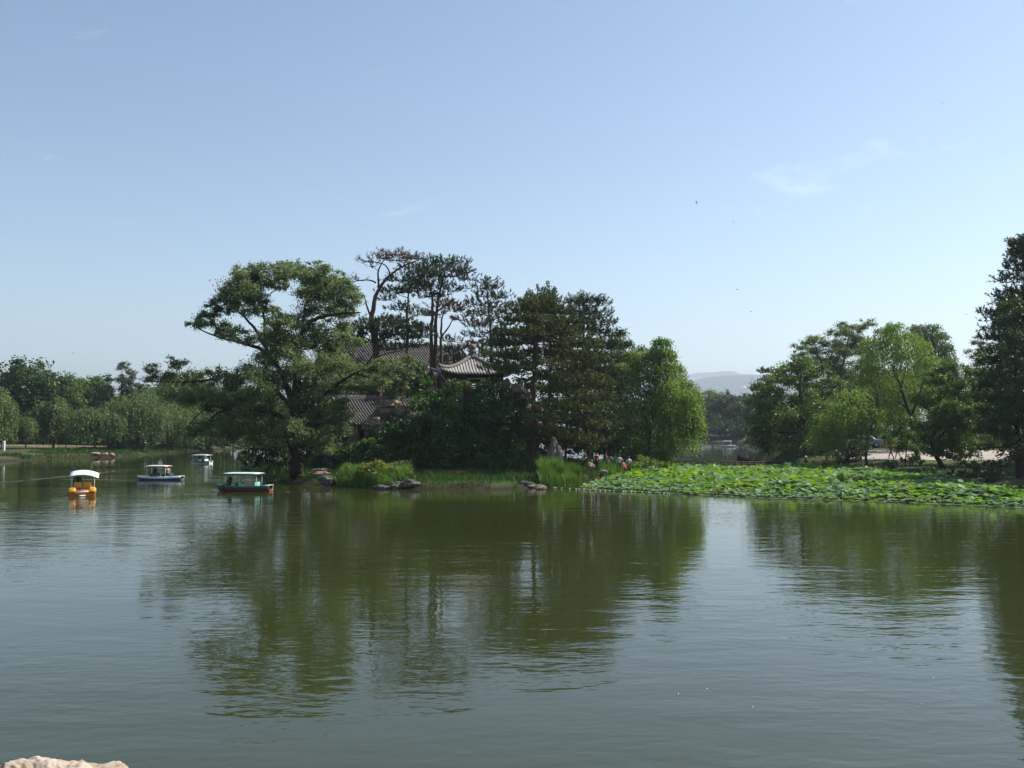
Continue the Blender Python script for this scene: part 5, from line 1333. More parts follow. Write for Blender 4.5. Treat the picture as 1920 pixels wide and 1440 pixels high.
def person(label, loc, face, pose, shirt, trousers, height=1.7, hat=None, group=None, sleeves=True):
    """face: direction the person looks, in degrees about z (0 = +x). Local frame: looks along +x, z up"""
    s = height / 1.7
    J = {}
    J['pelvis'] = (0, 0, 0.92, .150); J['waist'] = (0, 0, 1.06, .130); J['chest'] = (0.01, 0, 1.26, .155); J['upper'] = (0.0, 0, 1.40, .125)
    J['neck'] = (0.01, 0, 1.475, .055); J['jaw'] = (0.03, 0, 1.55, .070); J['skull'] = (0.015, 0, 1.62, .092); J['crown'] = (0.0, 0, 1.68, .060)
    hipx = {1: 0.0, -1: 0.0}
    legs, arms = {}, {}
    for sd in (1, -1):
        if pose in ('sit', 'ride'):
            legs[sd] = [(0.02, .10 * sd, .90, .095), (0.42, .13 * sd, .88, .075), (0.46, .13 * sd, .46, .050), (0.58, .14 * sd, .42, .042)]
        elif pose == 'walk':
            f = 0.26 * sd
            legs[sd] = [(0, .09 * sd, .88, .095), (f * 0.6 + 0.04, .09 * sd, .48, .070), (f - (0.10 if sd < 0 else 0), .09 * sd, .08, .045), (f + .10, .10 * sd, .035, .038)]
        else:
            legs[sd] = [(0, .095 * sd, .88, .095), (0.02, .10 * sd, .48, .070), (0.0, .10 * sd, .08, .045), (0.12, .12 * sd, .035, .038)]
        if pose == 'walk': a = -0.24 * sd; arms[sd] = [(0, .19 * sd, 1.38, .060), (a * 0.4 - .03, .24 * sd, 1.12, .045), (a + 0.06, .23 * sd, .90, .032)]
        elif pose in ('sit', 'ride'): arms[sd] = [(0, .19 * sd, 1.38, .060), (0.12, .25 * sd, 1.13, .045), (0.38, .18 * sd, 1.10 if pose == 'ride' else 1.00, .032)]
        elif pose == 'point': arms[sd] = [(0, .19 * sd, 1.38, .060), (0.16 if sd > 0 else 0, .25 * sd, 1.17 if sd > 0 else 1.11, .045), (0.42 if sd > 0 else 0.08, .22 * sd, 1.22 if sd > 0 else .88, .032)]
        else: arms[sd] = [(0, .19 * sd, 1.38, .060), (-0.02, .25 * sd, 1.11, .045), (0.07, .26 * sd, .87, .032)]
    lean = 0.0
    if pose == 'lean': lean = 0.35
    names, co, rad, edges, cat = [], [], [], [], []
    def addv(x, y, z, r, c):
        if lean and z > 0.9:
            dz = z - 0.9; x, z = x + math.sin(lean) * dz, 0.9 + math.cos(lean) * dz
        co.append((x * s, y * s, z * s)); rad.append(r * s); cat.append(c); return len(co) - 1
    sp = [addv(*J[n], c) for n, c in (('pelvis', 't'), ('waist', 's'), ('chest', 's'), ('upper', 's'), ('neck', 'k'), ('jaw', 'k'), ('skull', 'k'), ('crown', 'k'))]
    edges += list(zip(sp[:-1], sp[1:]))
    wr = {}
    for sd in (1, -1):
        L_ = [addv(*p_, c) for p_, c in zip(legs[sd], 'tttf')]; edges.append((sp[0], L_[0])); edges += list(zip(L_[:-1], L_[1:]))
        A_ = [addv(*p_, c) for p_, c in zip(arms[sd], ('s', 's', 'k'))]; edges.append((sp[3], A_[0])); edges += list(zip(A_[:-1], A_[1:])); wr[sd] = (co[A_[1]], co[A_[2]])
    me = bpy.data.meshes.new('person'); me.from_pydata(co, edges, [])
    tmp = bpy.data.objects.new('tmp_body', me); COL.objects.link(tmp)
    tmp.modifiers.new('skin', 'SKIN'); 
    sv = me.skin_vertices[0].data
    for i, r in enumerate(rad): sv[i].radius = (r, r); sv[i].use_root = (i == 0)
    # flatten the torso front to back
    for i in sp[:4]: sv[i].radius = (rad[i] * 1.12, rad[i] * 0.86)
    ss = tmp.modifiers.new('sub', 'SUBSURF'); ss.levels = 1; ss.render_levels = 1
    dg = bpy.context.evaluated_depsgraph_get(); dg.update()
    body = bpy.data.meshes.new_from_object(tmp.evaluated_get(dg))
    bpy.data.objects.remove(tmp); bpy.data.meshes.remove(me)
    bm = bmesh.new(); bm.from_mesh(body)
    pts = np.array(co)
    for f in bm.faces:
        c = np.array(f.calc_center_median()); d = np.linalg.norm(pts - c, axis=1) - np.array(rad) * 0.8
        k = cat[int(np.argmin(d))]
        f.material_index = {'k': 0, 's': 1, 't': 2, 'f': 3}[k]; f.smooth = True
    # hands: palm and five fingers each
    def tubeb(p_, r_, n, mi):
        V, Q = tube_np(p_, r_, n)
        vs_ = [bm.verts.new(v) for v in V]
        for q in Q:
            f = bm.faces.new([vs_[i] for i in q]); f.material_index = mi; f.smooth = True
        k_ = len(p_)
        f = bm.faces.new([vs_[(k_ - 1) * n + i] for i in range(n)]); f.material_index = mi
    for sd in (1, -1):
        e, w = (Vector(v) for v in wr[sd]); d = (w - e).normalized(); sdv = Vector((1, 0, 0)) if abs(d.x) < 0.8 else Vector((0, sd, 0))
        q = w + d * 0.085 * s
        tubeb([w - d * 0.02, w + d * 0.04 * s, q], [0.027 * s, 0.040 * s, 0.036 * s], 6, 0)
        for j, ln in enumerate((0.075, 0.085, 0.08, 0.062)):
            b = q + sdv * (j - 1.5) * 0.020 * s
            tubeb([b - d * 0.01, b + d * ln * 0.5 * s, b + d * ln * 0.9 * s + Vector((0, -sd, 0)) * 0.02 * s], [0.010 * s, 0.009 * s, 0.006 * s], 4, 0)
        b = w + d * 0.03 * s + sdv * 0.035 * s
        tubeb([b, b + d * 0.035 * s + sdv * 0.025 * s, b + d * 0.065 * s + sdv * 0.028 * s], [0.012 * s, 0.010 * s, 0.006 * s], 4, 0)
    hc = Vector(co[sp[6]]); jc = Vector(co[sp[5]])
    tubeb([hc + Vector((0.080, 0, 0.0)) * s, hc + Vector((0.108, 0, -0.022)) * s, hc + Vector((0.086, 0, -0.036)) * s], [0.008 * s, 0.016 * s, 0.010 * s], 5, 0)
    for sd in (1, -1):
        tubeb([hc + Vector((0.0, 0.080 * sd, 0.015)) * s, hc + Vector((-0.01, 0.098 * sd, -0.01)) * s, hc + Vector((0, 0.082 * sd, -0.04)) * s], [0.012 * s, 0.018 * s, 0.008 * s], 5, 0)
        tubeb([hc + Vector((0.070, 0.034 * sd, 0.004)) * s, hc + Vector((0.094, 0.034 * sd, 0.004)) * s], [0.010 * s, 0.008 * s], 5, 4)
    tubeb([jc + Vector((0.062, 0.022, 0.0)) * s, jc + Vector((0.078, 0, 0.002)) * s, jc + Vector((0.062, -0.022, 0.0)) * s], [0.005 * s, 0.008 * s, 0.005 * s], 5, 4)
    bm.to_mesh(body); bm.free()
    assert len(body.materials) == 0
    for m in (SKIN, cloth(shirt), cloth(trousers), SHOE, EYE): body.materials.append(m)
    root = obj('person', body, None, None, loc, (0, 0, R(face)))
    tag(root, label, 'person', group)
    hb = MB(); hp = []
    for z, r in ((-0.03, .092), (0.02, .101), (0.06, .094), (0.095, .068), (0.115, .02)):
        hp.append([hc + Vector((-0.018 + math.cos(2 * PI * i / 12) * r * (1.0 if z > 0.03 or math.cos(2 * PI * i / 12) < 0.3 else 0.72), math.sin(2 * PI * i / 12) * r, z)) * 1.0 if s == 1 else hc + Vector(((-0.018 + math.cos(2 * PI * i / 12) * r * (1.0 if z > 0.03 or math.cos(2 * PI * i / 12) < 0.3 else 0.72)), math.sin(2 * PI * i / 12) * r, z)) * s for i in range(12)])
    hb.loft(hp).build('hair', HAIR, root, smooth=True)
    if hat:
        MB().lathe([(0.17 * s, 0.055 * s), (0.16 * s, 0.07 * s), (0.108 * s, 0.075 * s), (0.102 * s, 0.13 * s), (0.06 * s, 0.155 * s), (0.01, 0.16 * s)], hc + Vector((-0.01, 0, 0)), 14).build('hat', cloth(hat), root, smooth=True)
    return root
def on_ground(px, Y, dz=0.0):
    x, y = XY(px, Y); return Vector((x, y, hz(x, y) + dz))

W_, RD, GY, DK, BL = (0.72, 0.72, 0.70), (0.50, 0.045, 0.05), (0.33, 0.36, 0.36), (0.03, 0.03, 0.035), (0.05, 0.16, 0.30)
BGE = (0.40, 0.33, 0.25)
GI = 'people on the island shore'
person('person in dark red top standing in the shade left of the island group', on_ground(1117, 92), 60, 'stand', (0.30, 0.025, 0.04), DK, 1.66, group=GI)
person('person in white shirt with back turned, left of the group under the willow', on_ground(1160, 92), 80, 'stand', W_, (0.05, 0.06, 0.08), 1.72, group=GI)
person('person in pink red shirt leaning forward between two white shirts', on_ground(1171, 90.5), 150, 'lean', (0.62, 0.10, 0.13), DK, 1.66, group=GI)
person('tallest person in white with dark hair, right of the red shirt', on_ground(1178, 93), 100, 'stand', (0.62, 0.64, 0.68), (0.06, 0.07, 0.10), 1.78, group=GI)
person('person in brown clothes half hidden between the trunks on the island', on_ground(1135, 93.5), -60, 'stand', (0.14, 0.08, 0.06), DK, 1.68, group=GI)
GR = 'people on the right bank'
person('person in pale shirt and beige trousers beside the moored boat', on_ground(1439, 107), 170, 'stand', (0.60, 0.60, 0.58), BGE, 1.72, group=GR)
person('person in bright white shirt stretching an arm towards the boat', on_ground(1452, 106), 175, 'point', (0.78, 0.78, 0.76), (0.10, 0.11, 0.14), 1.70, group=GR)
person('person in dark clothes and white sun hat under the round tree', on_ground(1508, 106), 200, 'stand', (0.05, 0.05, 0.06), (0.22, 0.20, 0.18), 1.66, hat=(0.75, 0.75, 0.72), group=GR)
person('walker in red shirt and dark jeans on the pale walk', on_ground(1667, 106, 0.035), 175, 'walk', (0.42, 0.05, 0.055), (0.04, 0.055, 0.09), 1.68, group=GR)
person('walker in grey shirt and grey trousers following the red shirt', on_ground(1680, 106.5, 0.035), 175, 'walk', (0.30, 0.33, 0.31), (0.20, 0.22, 0.22), 1.80, group=GR)
person('walker in rust coloured shirt in the shade of the dark leafy tree', on_ground(1781, 104, 0.035), 185, 'walk', (0.28, 0.10, 0.06), DK, 1.74, group=GR)
GL = 'people on the far left shore'
person('person in white hat and light shirt under the widest willow', on_ground(275, 181), -60, 'stand', (0.60, 0.58, 0.52), (0.25, 0.24, 0.22), 1.72, hat=(0.8, 0.8, 0.78), group=GL)
person('person in white shirt on the far shore beside the island tip', on_ground(425, 206), -100, 'stand', (0.72, 0.70, 0.68), (0.30, 0.20, 0.16), 1.7, group=GL)

# bicycle with its rider at the right
def bicycle(loc, rz):
    root = empty('bicycle', loc, rz); tag(root, 'dark bicycle ridden past the big conifer', 'bicycle')
    RUB = mat_solid('rubber', (0.02, 0.02, 0.02), None, 0.8, 8); MET = mat_solid('bike_paint', (0.05, 0.05, 0.06), None, 0.35, 8, metal=0.4)
    for x in (-0.52, 0.52):
        w = MB().tube([(x + 0.30 * math.cos(a), 0, 0.34 + 0.30 * math.sin(a)) for a in np.linspace(0, 2 * PI, 25)], 0.012, 6, cap=False).build('wheel', MET, root, smooth=True)
        MB().tube([(x + 0.325 * math.cos(a), 0, 0.34 + 0.325 * math.sin(a)) for a in np.linspace(0, 2 * PI, 25)], 0.02, 6, cap=False).build('tyre', RUB, w, smooth=True)
        for q in range(10):
            a = q * PI / 5
            MB().tube([(x, 0, 0.34), (x + 0.3 * math.cos(a), 0, 0.34 + 0.3 * math.sin(a))], 0.004, 4).build('spoke', MET, w)
    f = MB()
    for a, b in (((-0.52, 0, 0.34), (-0.05, 0, 0.34)), ((-0.05, 0, 0.34), (-0.2, 0, 0.82)), ((-0.2, 0, 0.78), (0.36, 0, 0.82)), ((0.36, 0, 0.78), (-0.05, 0, 0.34)), ((-0.52, 0, 0.34), (-0.2, 0, 0.78)), ((0.34, 0, 0.95), (0.52, 0, 0.34))):
        f.tube([a, b], 0.018, 6)
    f.build('frame', MET, root, smooth=True)
    MB().tube([(0.30, -0.26, 1.02), (0.36, -0.12, 1.0), (0.34, 0, 0.97), (0.36, 0.12, 1.0), (0.30, 0.26, 1.02)], 0.014, 6).build('handlebar', MET, root, smooth=True)
    MB().box((-0.22, 0, 0.86), (0.26, 0.14, 0.07), 0, 0.8).build('saddle', RUB, root, bevel=0.02)
    return root
bl = on_ground(1886, 97, 0.035)
bicycle(bl, R(165))
rd = person('cyclist in blue shirt in the shade at the right edge', bl + Vector((0.20, -0.05, -0.02)), 165, 'ride', (0.04, 0.13, 0.20), (0.05, 0.05, 0.06), 1.70, group=GR)

# ------------------------------------------------------------------ boats
def hull_mesh(mb, L_, B, D, bow=0.9, stern=0.75, n=14, sheer=0.10, t=0.05):
    """open hull along +x (bow at +x)"""
    outer = []
    for i in range(n + 1):
        u = i / n; x = -L_ / 2 + L_ * u
        w = B / 2 * (stern + (1 - stern) * min(1, u * 3)) if u < 0.34 else B / 2 * max(0.06, (1 - ((u - 0.34) / 0.66) ** 2.4 * bow))
        z1 = D + sheer * (abs(u - 0.45) * 1.8) ** 2; zk = -0.18 + 0.30 * max(0, (u - 0.72) / 0.28) ** 2
        outer.append([Vector((x, -w, z1)), Vector((x, -w * 0.93, z1 * 0.45)), Vector((x, -w * 0.72, zk)), Vector((x, w * 0.72, zk)), Vector((x, w * 0.93, z1 * 0.45)), Vector((x, w, z1)),
                      Vector((x, w * 0.86, z1)), Vector((x, w * 0.80, z1 * 0.35)), Vector((x, -w * 0.80, z1 * 0.35)), Vector((x, -w * 0.86, z1))])
    mb.loft(outer)
    return outer
def canopy(mb, L_, W, z, arch=0.18, th=0.05, nx=6, ny=8, cx=0.0):
    secs = []
    for i in range(nx + 1):
        x = cx - L_ / 2 + L_ * i / nx; e = 1 - abs(2 * i / nx - 1) ** 4
        top = [Vector((x, -W / 2 + W * j / ny, z + arch * (1 - (2 * j / ny - 1) ** 2) + 0.04 * e)) for j in range(ny + 1)]
        secs.append(top + [p_ - Vector((0, 0, th)) for p_ in reversed(top)])
    mb.loft(secs)
def make_boat(name, label, px, py, heading, L_, B, hullm, bandm, deckm, canm, seatm, can_l, can_z, can_cx=0.0, D=0.42, arch=0.18, fringe=None):
    g = gnd(px, py)
    root = empty(name, (g.x, g.y, 0), R(heading)); tag(root, label, 'boat', 'pedal boats on the lake')
    h = MB(); secs = hull_mesh(h, L_, B, D); hl = h.build('hull', hullm, root)
    for sgn, idx in ((-1, 0), (1, 5)):
        pts = [s_[idx] for s_ in secs]
        MB().loft([[p_ + Vector((0, sgn * 0.02, -0.15)), p_ + Vector((0, sgn * 0.05, -0.14)), p_ + Vector((0, sgn * 0.05, 0.02)), p_ + Vector((0, sgn * 0.02, 0.03))] for p_ in pts]).build('rub_strake', bandm, hl)
    d = MB()
    d.loft([[s_[0] + Vector((0, 0.02, 0.03)), s_[0] + Vector((0, 0.02, -0.02)), s_[5] + Vector((0, -0.02, -0.02)), s_[5] + Vector((0, -0.02, 0.03))] for s_ in secs[9:]])
    d.build('foredeck', deckm, root)
    d = MB()
    d.loft([[s_[0] + Vector((0, 0.02, 0.03)), s_[0] + Vector((0, 0.02, -0.02)), s_[5] + Vector((0, -0.02, -0.02)), s_[5] + Vector((0, -0.02, 0.03))] for s_ in secs[:3]])
    d.build('afterdeck', deckm, root)
    for x in (-L_ * 0.18, L_ * 0.12):
        MB().box((x, 0, D * 0.62 + 0.05), (0.45, B * 0.74, 0.10)).build('seat', seatm, root, bevel=0.02)
        MB().box((x - 0.24, 0, D * 0.62 + 0.26), (0.07, B * 0.74, 0.34)).build('backrest', seatm, root, bevel=0.02)
    for sx in (-1, 1):
        for sy in (-1, 1):
            x = can_cx + sx * can_l * 0.42; y = sy * B * 0.42
            MB().tube([(x, y, D - 0.05), (x * 1.0, y * 0.98, can_z + 0.02)], 0.022, 8).build('post', WHITE, root, smooth=True)
    c = MB(); canopy(c, can_l, B * 1.05, can_z, arch, cx=can_cx); co_ = c.build('canopy', canm, root, smooth=False)
    if fringe:
        for sgn in (-1, 1):
            MB().box((can_cx, sgn * B * 0.525, can_z - 0.04), (can_l, 0.02, 0.09)).build('fringe', fringe, co_)
        MB().box((can_cx - can_l / 2, 0, can_z - 0.02), (0.02, B, 0.09)).build('fringe', fringe, co_)
    return root
TEAL = mat_solid('canopy_teal', (0.50, 0.72, 0.66), (0.40, 0.62, 0.56), 0.5, 2.0)
WHT = mat_solid('boat_white', (0.74, 0.77, 0.78), (0.62, 0.66, 0.68), 0.35, 2.0)
PINKW = mat_solid('canopy_pinkish', (0.72, 0.66, 0.66), (0.60, 0.48, 0.48), 0.5, 2.0)
RED = mat_solid('hull_rust_red', (0.17, 0.050, 0.028), (0.10, 0.032, 0.022), 0.4, 1.5)
GRN = mat_solid('boat_dark_green', (0.02, 0.13, 0.10), (0.015, 0.08, 0.065), 0.4, 2.0)
AQUA = mat_solid('deck_aqua', (0.30, 0.60, 0.52), (0.22, 0.48, 0.42), 0.4, 2.0)
BLUE = mat_solid('boat_blue', (0.05, 0.10, 0.19), (0.03, 0.06, 0.12), 0.4, 2.0)
YEL = mat_solid('boat_yellow', (0.72, 0.33, 0.015), (0.52, 0.20, 0.012), 0.35, 2.0)
ORG = mat_solid('boat_orange', (0.45, 0.14, 0.012), (0.36, 0.10, 0.01), 0.4, 2.0)
CREAM = mat_solid('canopy_cream', (0.66, 0.78, 0.70), (0.56, 0.70, 0.64), 0.5, 2.0)
FRN = mat_solid('canopy_fringe', (0.05, 0.04, 0.05), (0.10, 0.04, 0.05), 0.8, 6)

b1 = make_boat('pedal_boat', 'teal and rust red pedal boat with flat pale canopy before the island tip', 458, 921, 176, 3.95, 1.5, RED, GRN, AQUA, TEAL, AQUA, 2.7, 1.27, 0.05, 0.38, 0.06, FRN)
b2 = make_boat('pedal_boat', 'long blue and white pedal boat with short pinkish canopy', 300, 900, 178, 4.0, 1.3, BLUE, WHT, WHT, PINKW, BLUE, 1.95, 1.22, 0.15, 0.28, 0.05)
b3 = make_boat('pedal_boat', 'farthest left pedal boat with white canopy near the island tip', 377, 869, 170, 2.8, 1.4, WHT, GRN, AQUA, WHT, WHT, 2.2, 1.08, -0.1, 0.27, 0.05)
b5 = make_boat('pedal_boat', 'small pale boat with white canopy out in the channel', 1363, 838, 178, 3.9, 1.5, PINKW, WHT, WHT, WHT, WHT, 2.2, 1.42, 0.0, 0.34, 0.06)

# the yellow pedal boat, seen from astern
g = gnd(155, 929)
yb_ = empty('pedal_boat', (g.x, g.y, 0), R(111)); yb_.scale = (0.9, 0.9, 0.9); tag(yb_, 'yellow orange pedal boat with arched pale canopy seen from behind', 'boat', 'pedal boats on the lake')
MB().loft([[Vector((x, -0.85, -0.15)), Vector((x, 0.85, -0.15)), Vector((x, 0.92, z)), Vector((x, -0.92, z))] for x, z in ((-1.15, 0.26), (-1.0, 0.34), (0.6, 0.36), (1.15, 0.42), (1.35, 0.40))]).build('hull', ORG, yb_, bevel=0.04)
for sgn in (-1, 1):
    secs = []
    for x, w, z in ((-1.20, 0.20, 0.42), (-1.08, 0.25, 0.60), (-0.5, 0.26, 0.66), (0.3, 0.26, 0.58), (0.9, 0.24, 0.52), (1.4, 0.14, 0.46)):
        ring = [Vector((x, sgn * 0.68 - w, 0.30)), Vector((x, sgn * 0.68 + w, 0.30)), Vector((x, sgn * 0.68 + w, z - 0.10)), Vector((x, sgn * 0.68 + w * 0.6, z)), Vector((x, sgn * 0.68 - w * 0.6, z)), Vector((x, sgn * 0.68 - w, z - 0.10))]
        secs.append(ring)
    MB().loft(secs).build('side_pontoon', YEL, yb_, smooth=False, bevel=0.03)
for sgn in (-1, 1):
    MB().box((0.05, sgn * 0.33, 0.52), (0.5, 0.5, 0.12)).build('seat', YEL, yb_, bevel=0.03)
    MB().box((-0.24, sgn * 0.33, 0.78), (0.12, 0.52, 0.46)).build('backrest', YEL, yb_, bevel=0.04)
MB().box((-0.72, 0, 0.40), (0.7, 0.86, 0.06)).build('rear_well', ORG, yb_, bevel=0.01)
MB().box((-1.18, 0, 0.36), (0.06, 0.9, 0.10)).build('stern_bar', WHITE, yb_)
for x, y in ((0.8, -0.78), (0.8, 0.78), (-0.35, -0.80), (-0.35, 0.80)):
    MB().tube([(x, y, 0.5), (x, y, 1.52)], 0.02, 8).build('post', WHITE, yb_, smooth=True)
c = MB(); canopy(c, 1.9, 2.0, 1.50, 0.20, 0.05, cx=0.4); c.build('canopy', CREAM, yb_).rotation_euler = (R(4), R(-8), 0)
pr = MB()
for q in range(3): pr.box((-1.22 - 0.05 * q, -0.12 + 0.12 * q, 0.06), (0.05, 0.22, 0.10))
pr.build('paddle_wheel', WHITE, yb_)

def sitter(boat, x, y, z, label, shirt, trousers, turn=0, hat=None):
    M_ = Matrix.Translation(boat.location) @ Matrix.Rotation(boat.rotation_euler[2], 4, 'Z')
    p_ = M_ @ Vector((x, y, z - 0.80))
    return person(label, p_, math.degrees(boat.rotation_euler[2]) + turn, 'sit', shirt, trousers, 1.68, hat, 'people in the pedal boats')
sitter(b1, 0.25, -0.32, 0.42, 'person in white shirt sitting in the teal boat', (0.60, 0.62, 0.62), DK)
sitter(b1, 0.95, 0.28, 0.40, 'person in dark top sitting at the front of the teal boat', (0.05, 0.05, 0.06), DK)
sitter(b2, 0.32, 0.3, 0.36, 'person in dark shirt at the front of the blue boat', (0.04, 0.04, 0.06), DK)
sitter(b2, -0.68, 0.0, 0.38, 'person in pale top at the back of the blue boat', (0.45, 0.34, 0.36), DK)
sitter(b3, -0.55, -0.2, 0.40, 'person in white shirt in the farthest left boat', (0.76, 0.76, 0.74), DK)
sitter(b3, 0.15, 0.25, 0.38, 'person in dark top in the farthest left boat', (0.06, 0.04, 0.05), DK)
sitter(yb_, 0.05, 0.33, 0.60, 'person in black sitting in the yellow boat', (0.02, 0.02, 0.025), DK)
sitter(b5, 0.1, 0.1, 0.5, 'person in the boat out in the channel', (0.25, 0.22, 0.2), DK)

# dark wooden boat moored by the right bank
mb_o = Vector((*XY(1420, 113), 0.0))
wb = empty('wooden_boat', mb_o, R(180)); tag(wb, 'dark wooden boat with raised prow moored behind the causeway', 'boat')
h = MB(); secs = []
for i in range(13):
    u = i / 12; x = -3.0 + 5.4 * u; w = 0.85 * max(0.25, (1 - max(0, (u - 0.5) / 0.5) ** 2 * 0.75)); z1 = 0.75 + 0.75 * max(0, (u - 0.55) / 0.45) ** 1.6; zk = -0.1 + 0.85 * max(0, (u - 0.65) / 0.35) ** 1.6
    secs.append([Vector((x, -w, z1)), Vector((x, -w * 0.9, (z1 + zk) / 2)), Vector((x, -w * 0.7, zk)), Vector((x, w * 0.7, zk)), Vector((x, w * 0.9, (z1 + zk) / 2)), Vector((x, w, z1)), Vector((x, w * 0.85, z1)), Vector((x, w * 0.75, zk + 0.25)), Vector((x, -w * 0.75, zk + 0.25)), Vector((x, -w * 0.85, z1))])
h.loft(secs).build('hull', WOODDK, wb)
MB().loft([[s_[0] + Vector((0, 0, 0.0)), s_[5], s_[5] + Vector((0, 0, 0.07)), s_[0] + Vector((0, 0, 0.07))] for s_ in secs[9:]]).build('prow_deck', mat_solid('weathered_wood', (0.22, 0.19, 0.16), (0.10, 0.085, 0.07), 0.8, 5), wb)
for x in (-1.8, -0.6, 0.6): MB().box((x, 0, 0.68), (0.28, 1.36, 0.05)).build('thwart', WOODDK, wb)
MB().tube([(1.1, 0.5, 0.8), (1.1, 0.5, 1.35)], 0.05, 8).build('mooring_post', WOODDK, wb, smooth=True)

# ------------------------------------------------------------------ causeway with low rail
cA, cB = Vector((*XY(1244, 105), 0.62)), Vector((*XY(1450, 105), 0.62))
cw = empty('causeway', (cA + cB) / 2); tag(cw, 'low stone causeway with dark railing crossing the lotus', 'causeway')
ln = (cB - cA).length; mid = (cA + cB) / 2
WOODRL = mat_solid('rail_wood', (0.075, 0.052, 0.038), (0.035, 0.025, 0.02), 0.75, 5)
MB().box((0, 0, -0.14), (ln, 1.3, 0.20)).build('deck', mat_solid('causeway_stone', (0.36, 0.33, 0.29), (0.22, 0.20, 0.17), 0.85, 2.0, 0.02), cw, bevel=0.03)
npst = 17
for row in (-1, 1):
    for i in range(npst):
        x = -ln / 2 + 0.25 + (ln - 0.5) * i / (npst - 1) * 0.93
        MB().box((x, row * 0.56, 0.17), (0.11, 0.11, 0.62)).build('post', WOODRL, cw, bevel=0.012)
    for z in (0.18, 0.40):
        MB().box((-0.04 * ln, row * 0.56, z), (ln * 0.92, 0.06, 0.07)).build('rail', WOODRL, cw)
for i in range(5):
    MB().box((-ln / 2 + ln * (i + 0.5) / 5, 0, -0.75), (0.4, 1.0, 1.04)).build('pier', ROCK_G, cw)

# ------------------------------------------------------------------ float line and stakes along the open edge of the lotus
fl_pts = [gnd(*p) for p in ((1020, 914), (1080, 918), (1140, 921), (1200, 923.5), (1255, 926))]
fline = empty('float_line', fl_pts[0]); tag(fline, 'rope with white net floats curving round the lotus corner', 'float line')
P = smooth_path(fl_pts, 12); O_ = np.array(tuple(fl_pts[0]))
MB().tube([Vector(tuple(p_ - O_)) + Vector((0, 0, 0.02)) for p_ in P], 0.018, 5).build('rope', WOODDK, fline, smooth=True)
fm = MB().lathe([(0.015, -0.08), (0.045, -0.05), (0.055, 0.0), (0.045, 0.05), (0.015, 0.08)], (0, 0, 0), 10).mesh('float', True); fm.materials.append(mat_solid('float_foam', (0.55, 0.54, 0.48), (0.30, 0.29, 0.25), 0.7, 9))
for i in range(26):
    t = min(max(i + random.Random(i).uniform(-0.45, 0.45), 0) / 25, 1) * (len(P) - 1); a = int(min(t, len(P) - 2)); q = P[a] + (P[a + 1] - P[a]) * (t - a) - O_
    obj('float', fm, None, fline, (q[0], q[1] - 0.02, 0.03), (0, PI / 2, random.Random(i * 7).uniform(-0.6, 0.9)))
bl_pts = [gnd(*p) for p in ((1255, 924), (1340, 929), (1440, 933), (1577, 937), (1700, 941), (1767, 943), (1850, 948), (1925, 951), (2060, 958))]
boom = empty('bamboo_boom', bl_pts[0]); tag(boom, 'thin dark bamboo boom with stakes holding back the lotus', 'boom')
O_ = bl_pts[0]
BAM = mat_solid('bamboo', (0.10, 0.085, 0.055), (0.05, 0.042, 0.03), 0.6, 4)
for i in range(len(bl_pts) - 1):
    a, b = bl_pts[i] - O_, bl_pts[i + 1] - O_
    MB().tube([a + Vector((0, 0, 0.10)), (a + b) / 2 + Vector((0, 0, 0.06)), b + Vector((0, 0, 0.10))], 0.03, 6).build('pole', BAM, boom, smooth=True)
for i, h_ in ((0, 0.5), (1, 0.28), (3, 0.5), (5, 0.3), (6, 0.3), (8, 0.4)):
    q = bl_pts[i] - O_
    MB().tube([q + Vector((0, 0, -0.6)), q + Vector((0.02, 0, h_))], 0.055, 8).build('stake', WOODDK, boom, smooth=True)

# ------------------------------------------------------------------ small things
def stick(px, py, Y):
    s = spot(px, Y); return s
s = spot(12, 158)
po = empty('marker_post', s); tag(po, 'short white marker post at the left edge of the far shore', 'post')
MB().box((0, 0, 0.75), (0.30, 0.30, 1.5)).build('shaft', WHITE, po, bevel=0.03); MB().box((0, 0, 1.55), (0.36, 0.36, 0.12), 0, 0.7).build('cap', WHITE, po, bevel=0.02)
sg = on_ground(1337, 352)
sgr = empty('signboard', sg); tag(sgr, 'small blue and white board across the channel', 'sign')
zz = at(1337, 811, 352).z - sg.z
MB().box((0.3, 0, zz), (1.0, 0.08, 0.9)).build('board', WHITE, sgr); MB().box((-0.5, 0, zz), (0.6, 0.09, 0.9)).build('blue_panel', mat_solid('sign_blue', (0.06, 0.25, 0.55), None, 0.5, 4), sgr)
for x in (-0.6, 0.6): MB().tube([(x, 0.05, -0.1), (x, 0.05, zz)], 0.05, 8).build('post', WOODDK, sgr, smooth=True)
# far waterside boat landing at the island end
lp = Vector((*XY(1258, 117), 0.0))
ld = empty('landing_stage', lp); tag(ld, 'pale plank landing stage at the island end', 'landing stage')
for i in range(8): MB().box((-1.4 + i * 0.4, 0, 0.30), (0.37, 1.6, 0.06)).build('plank', PLASTER, ld)
for x in (-1.3, 1.3): MB().tube([(x, -0.6, -0.8), (x, -0.6, 0.26)], 0.08, 8).build('pile', WOODDK, ld)

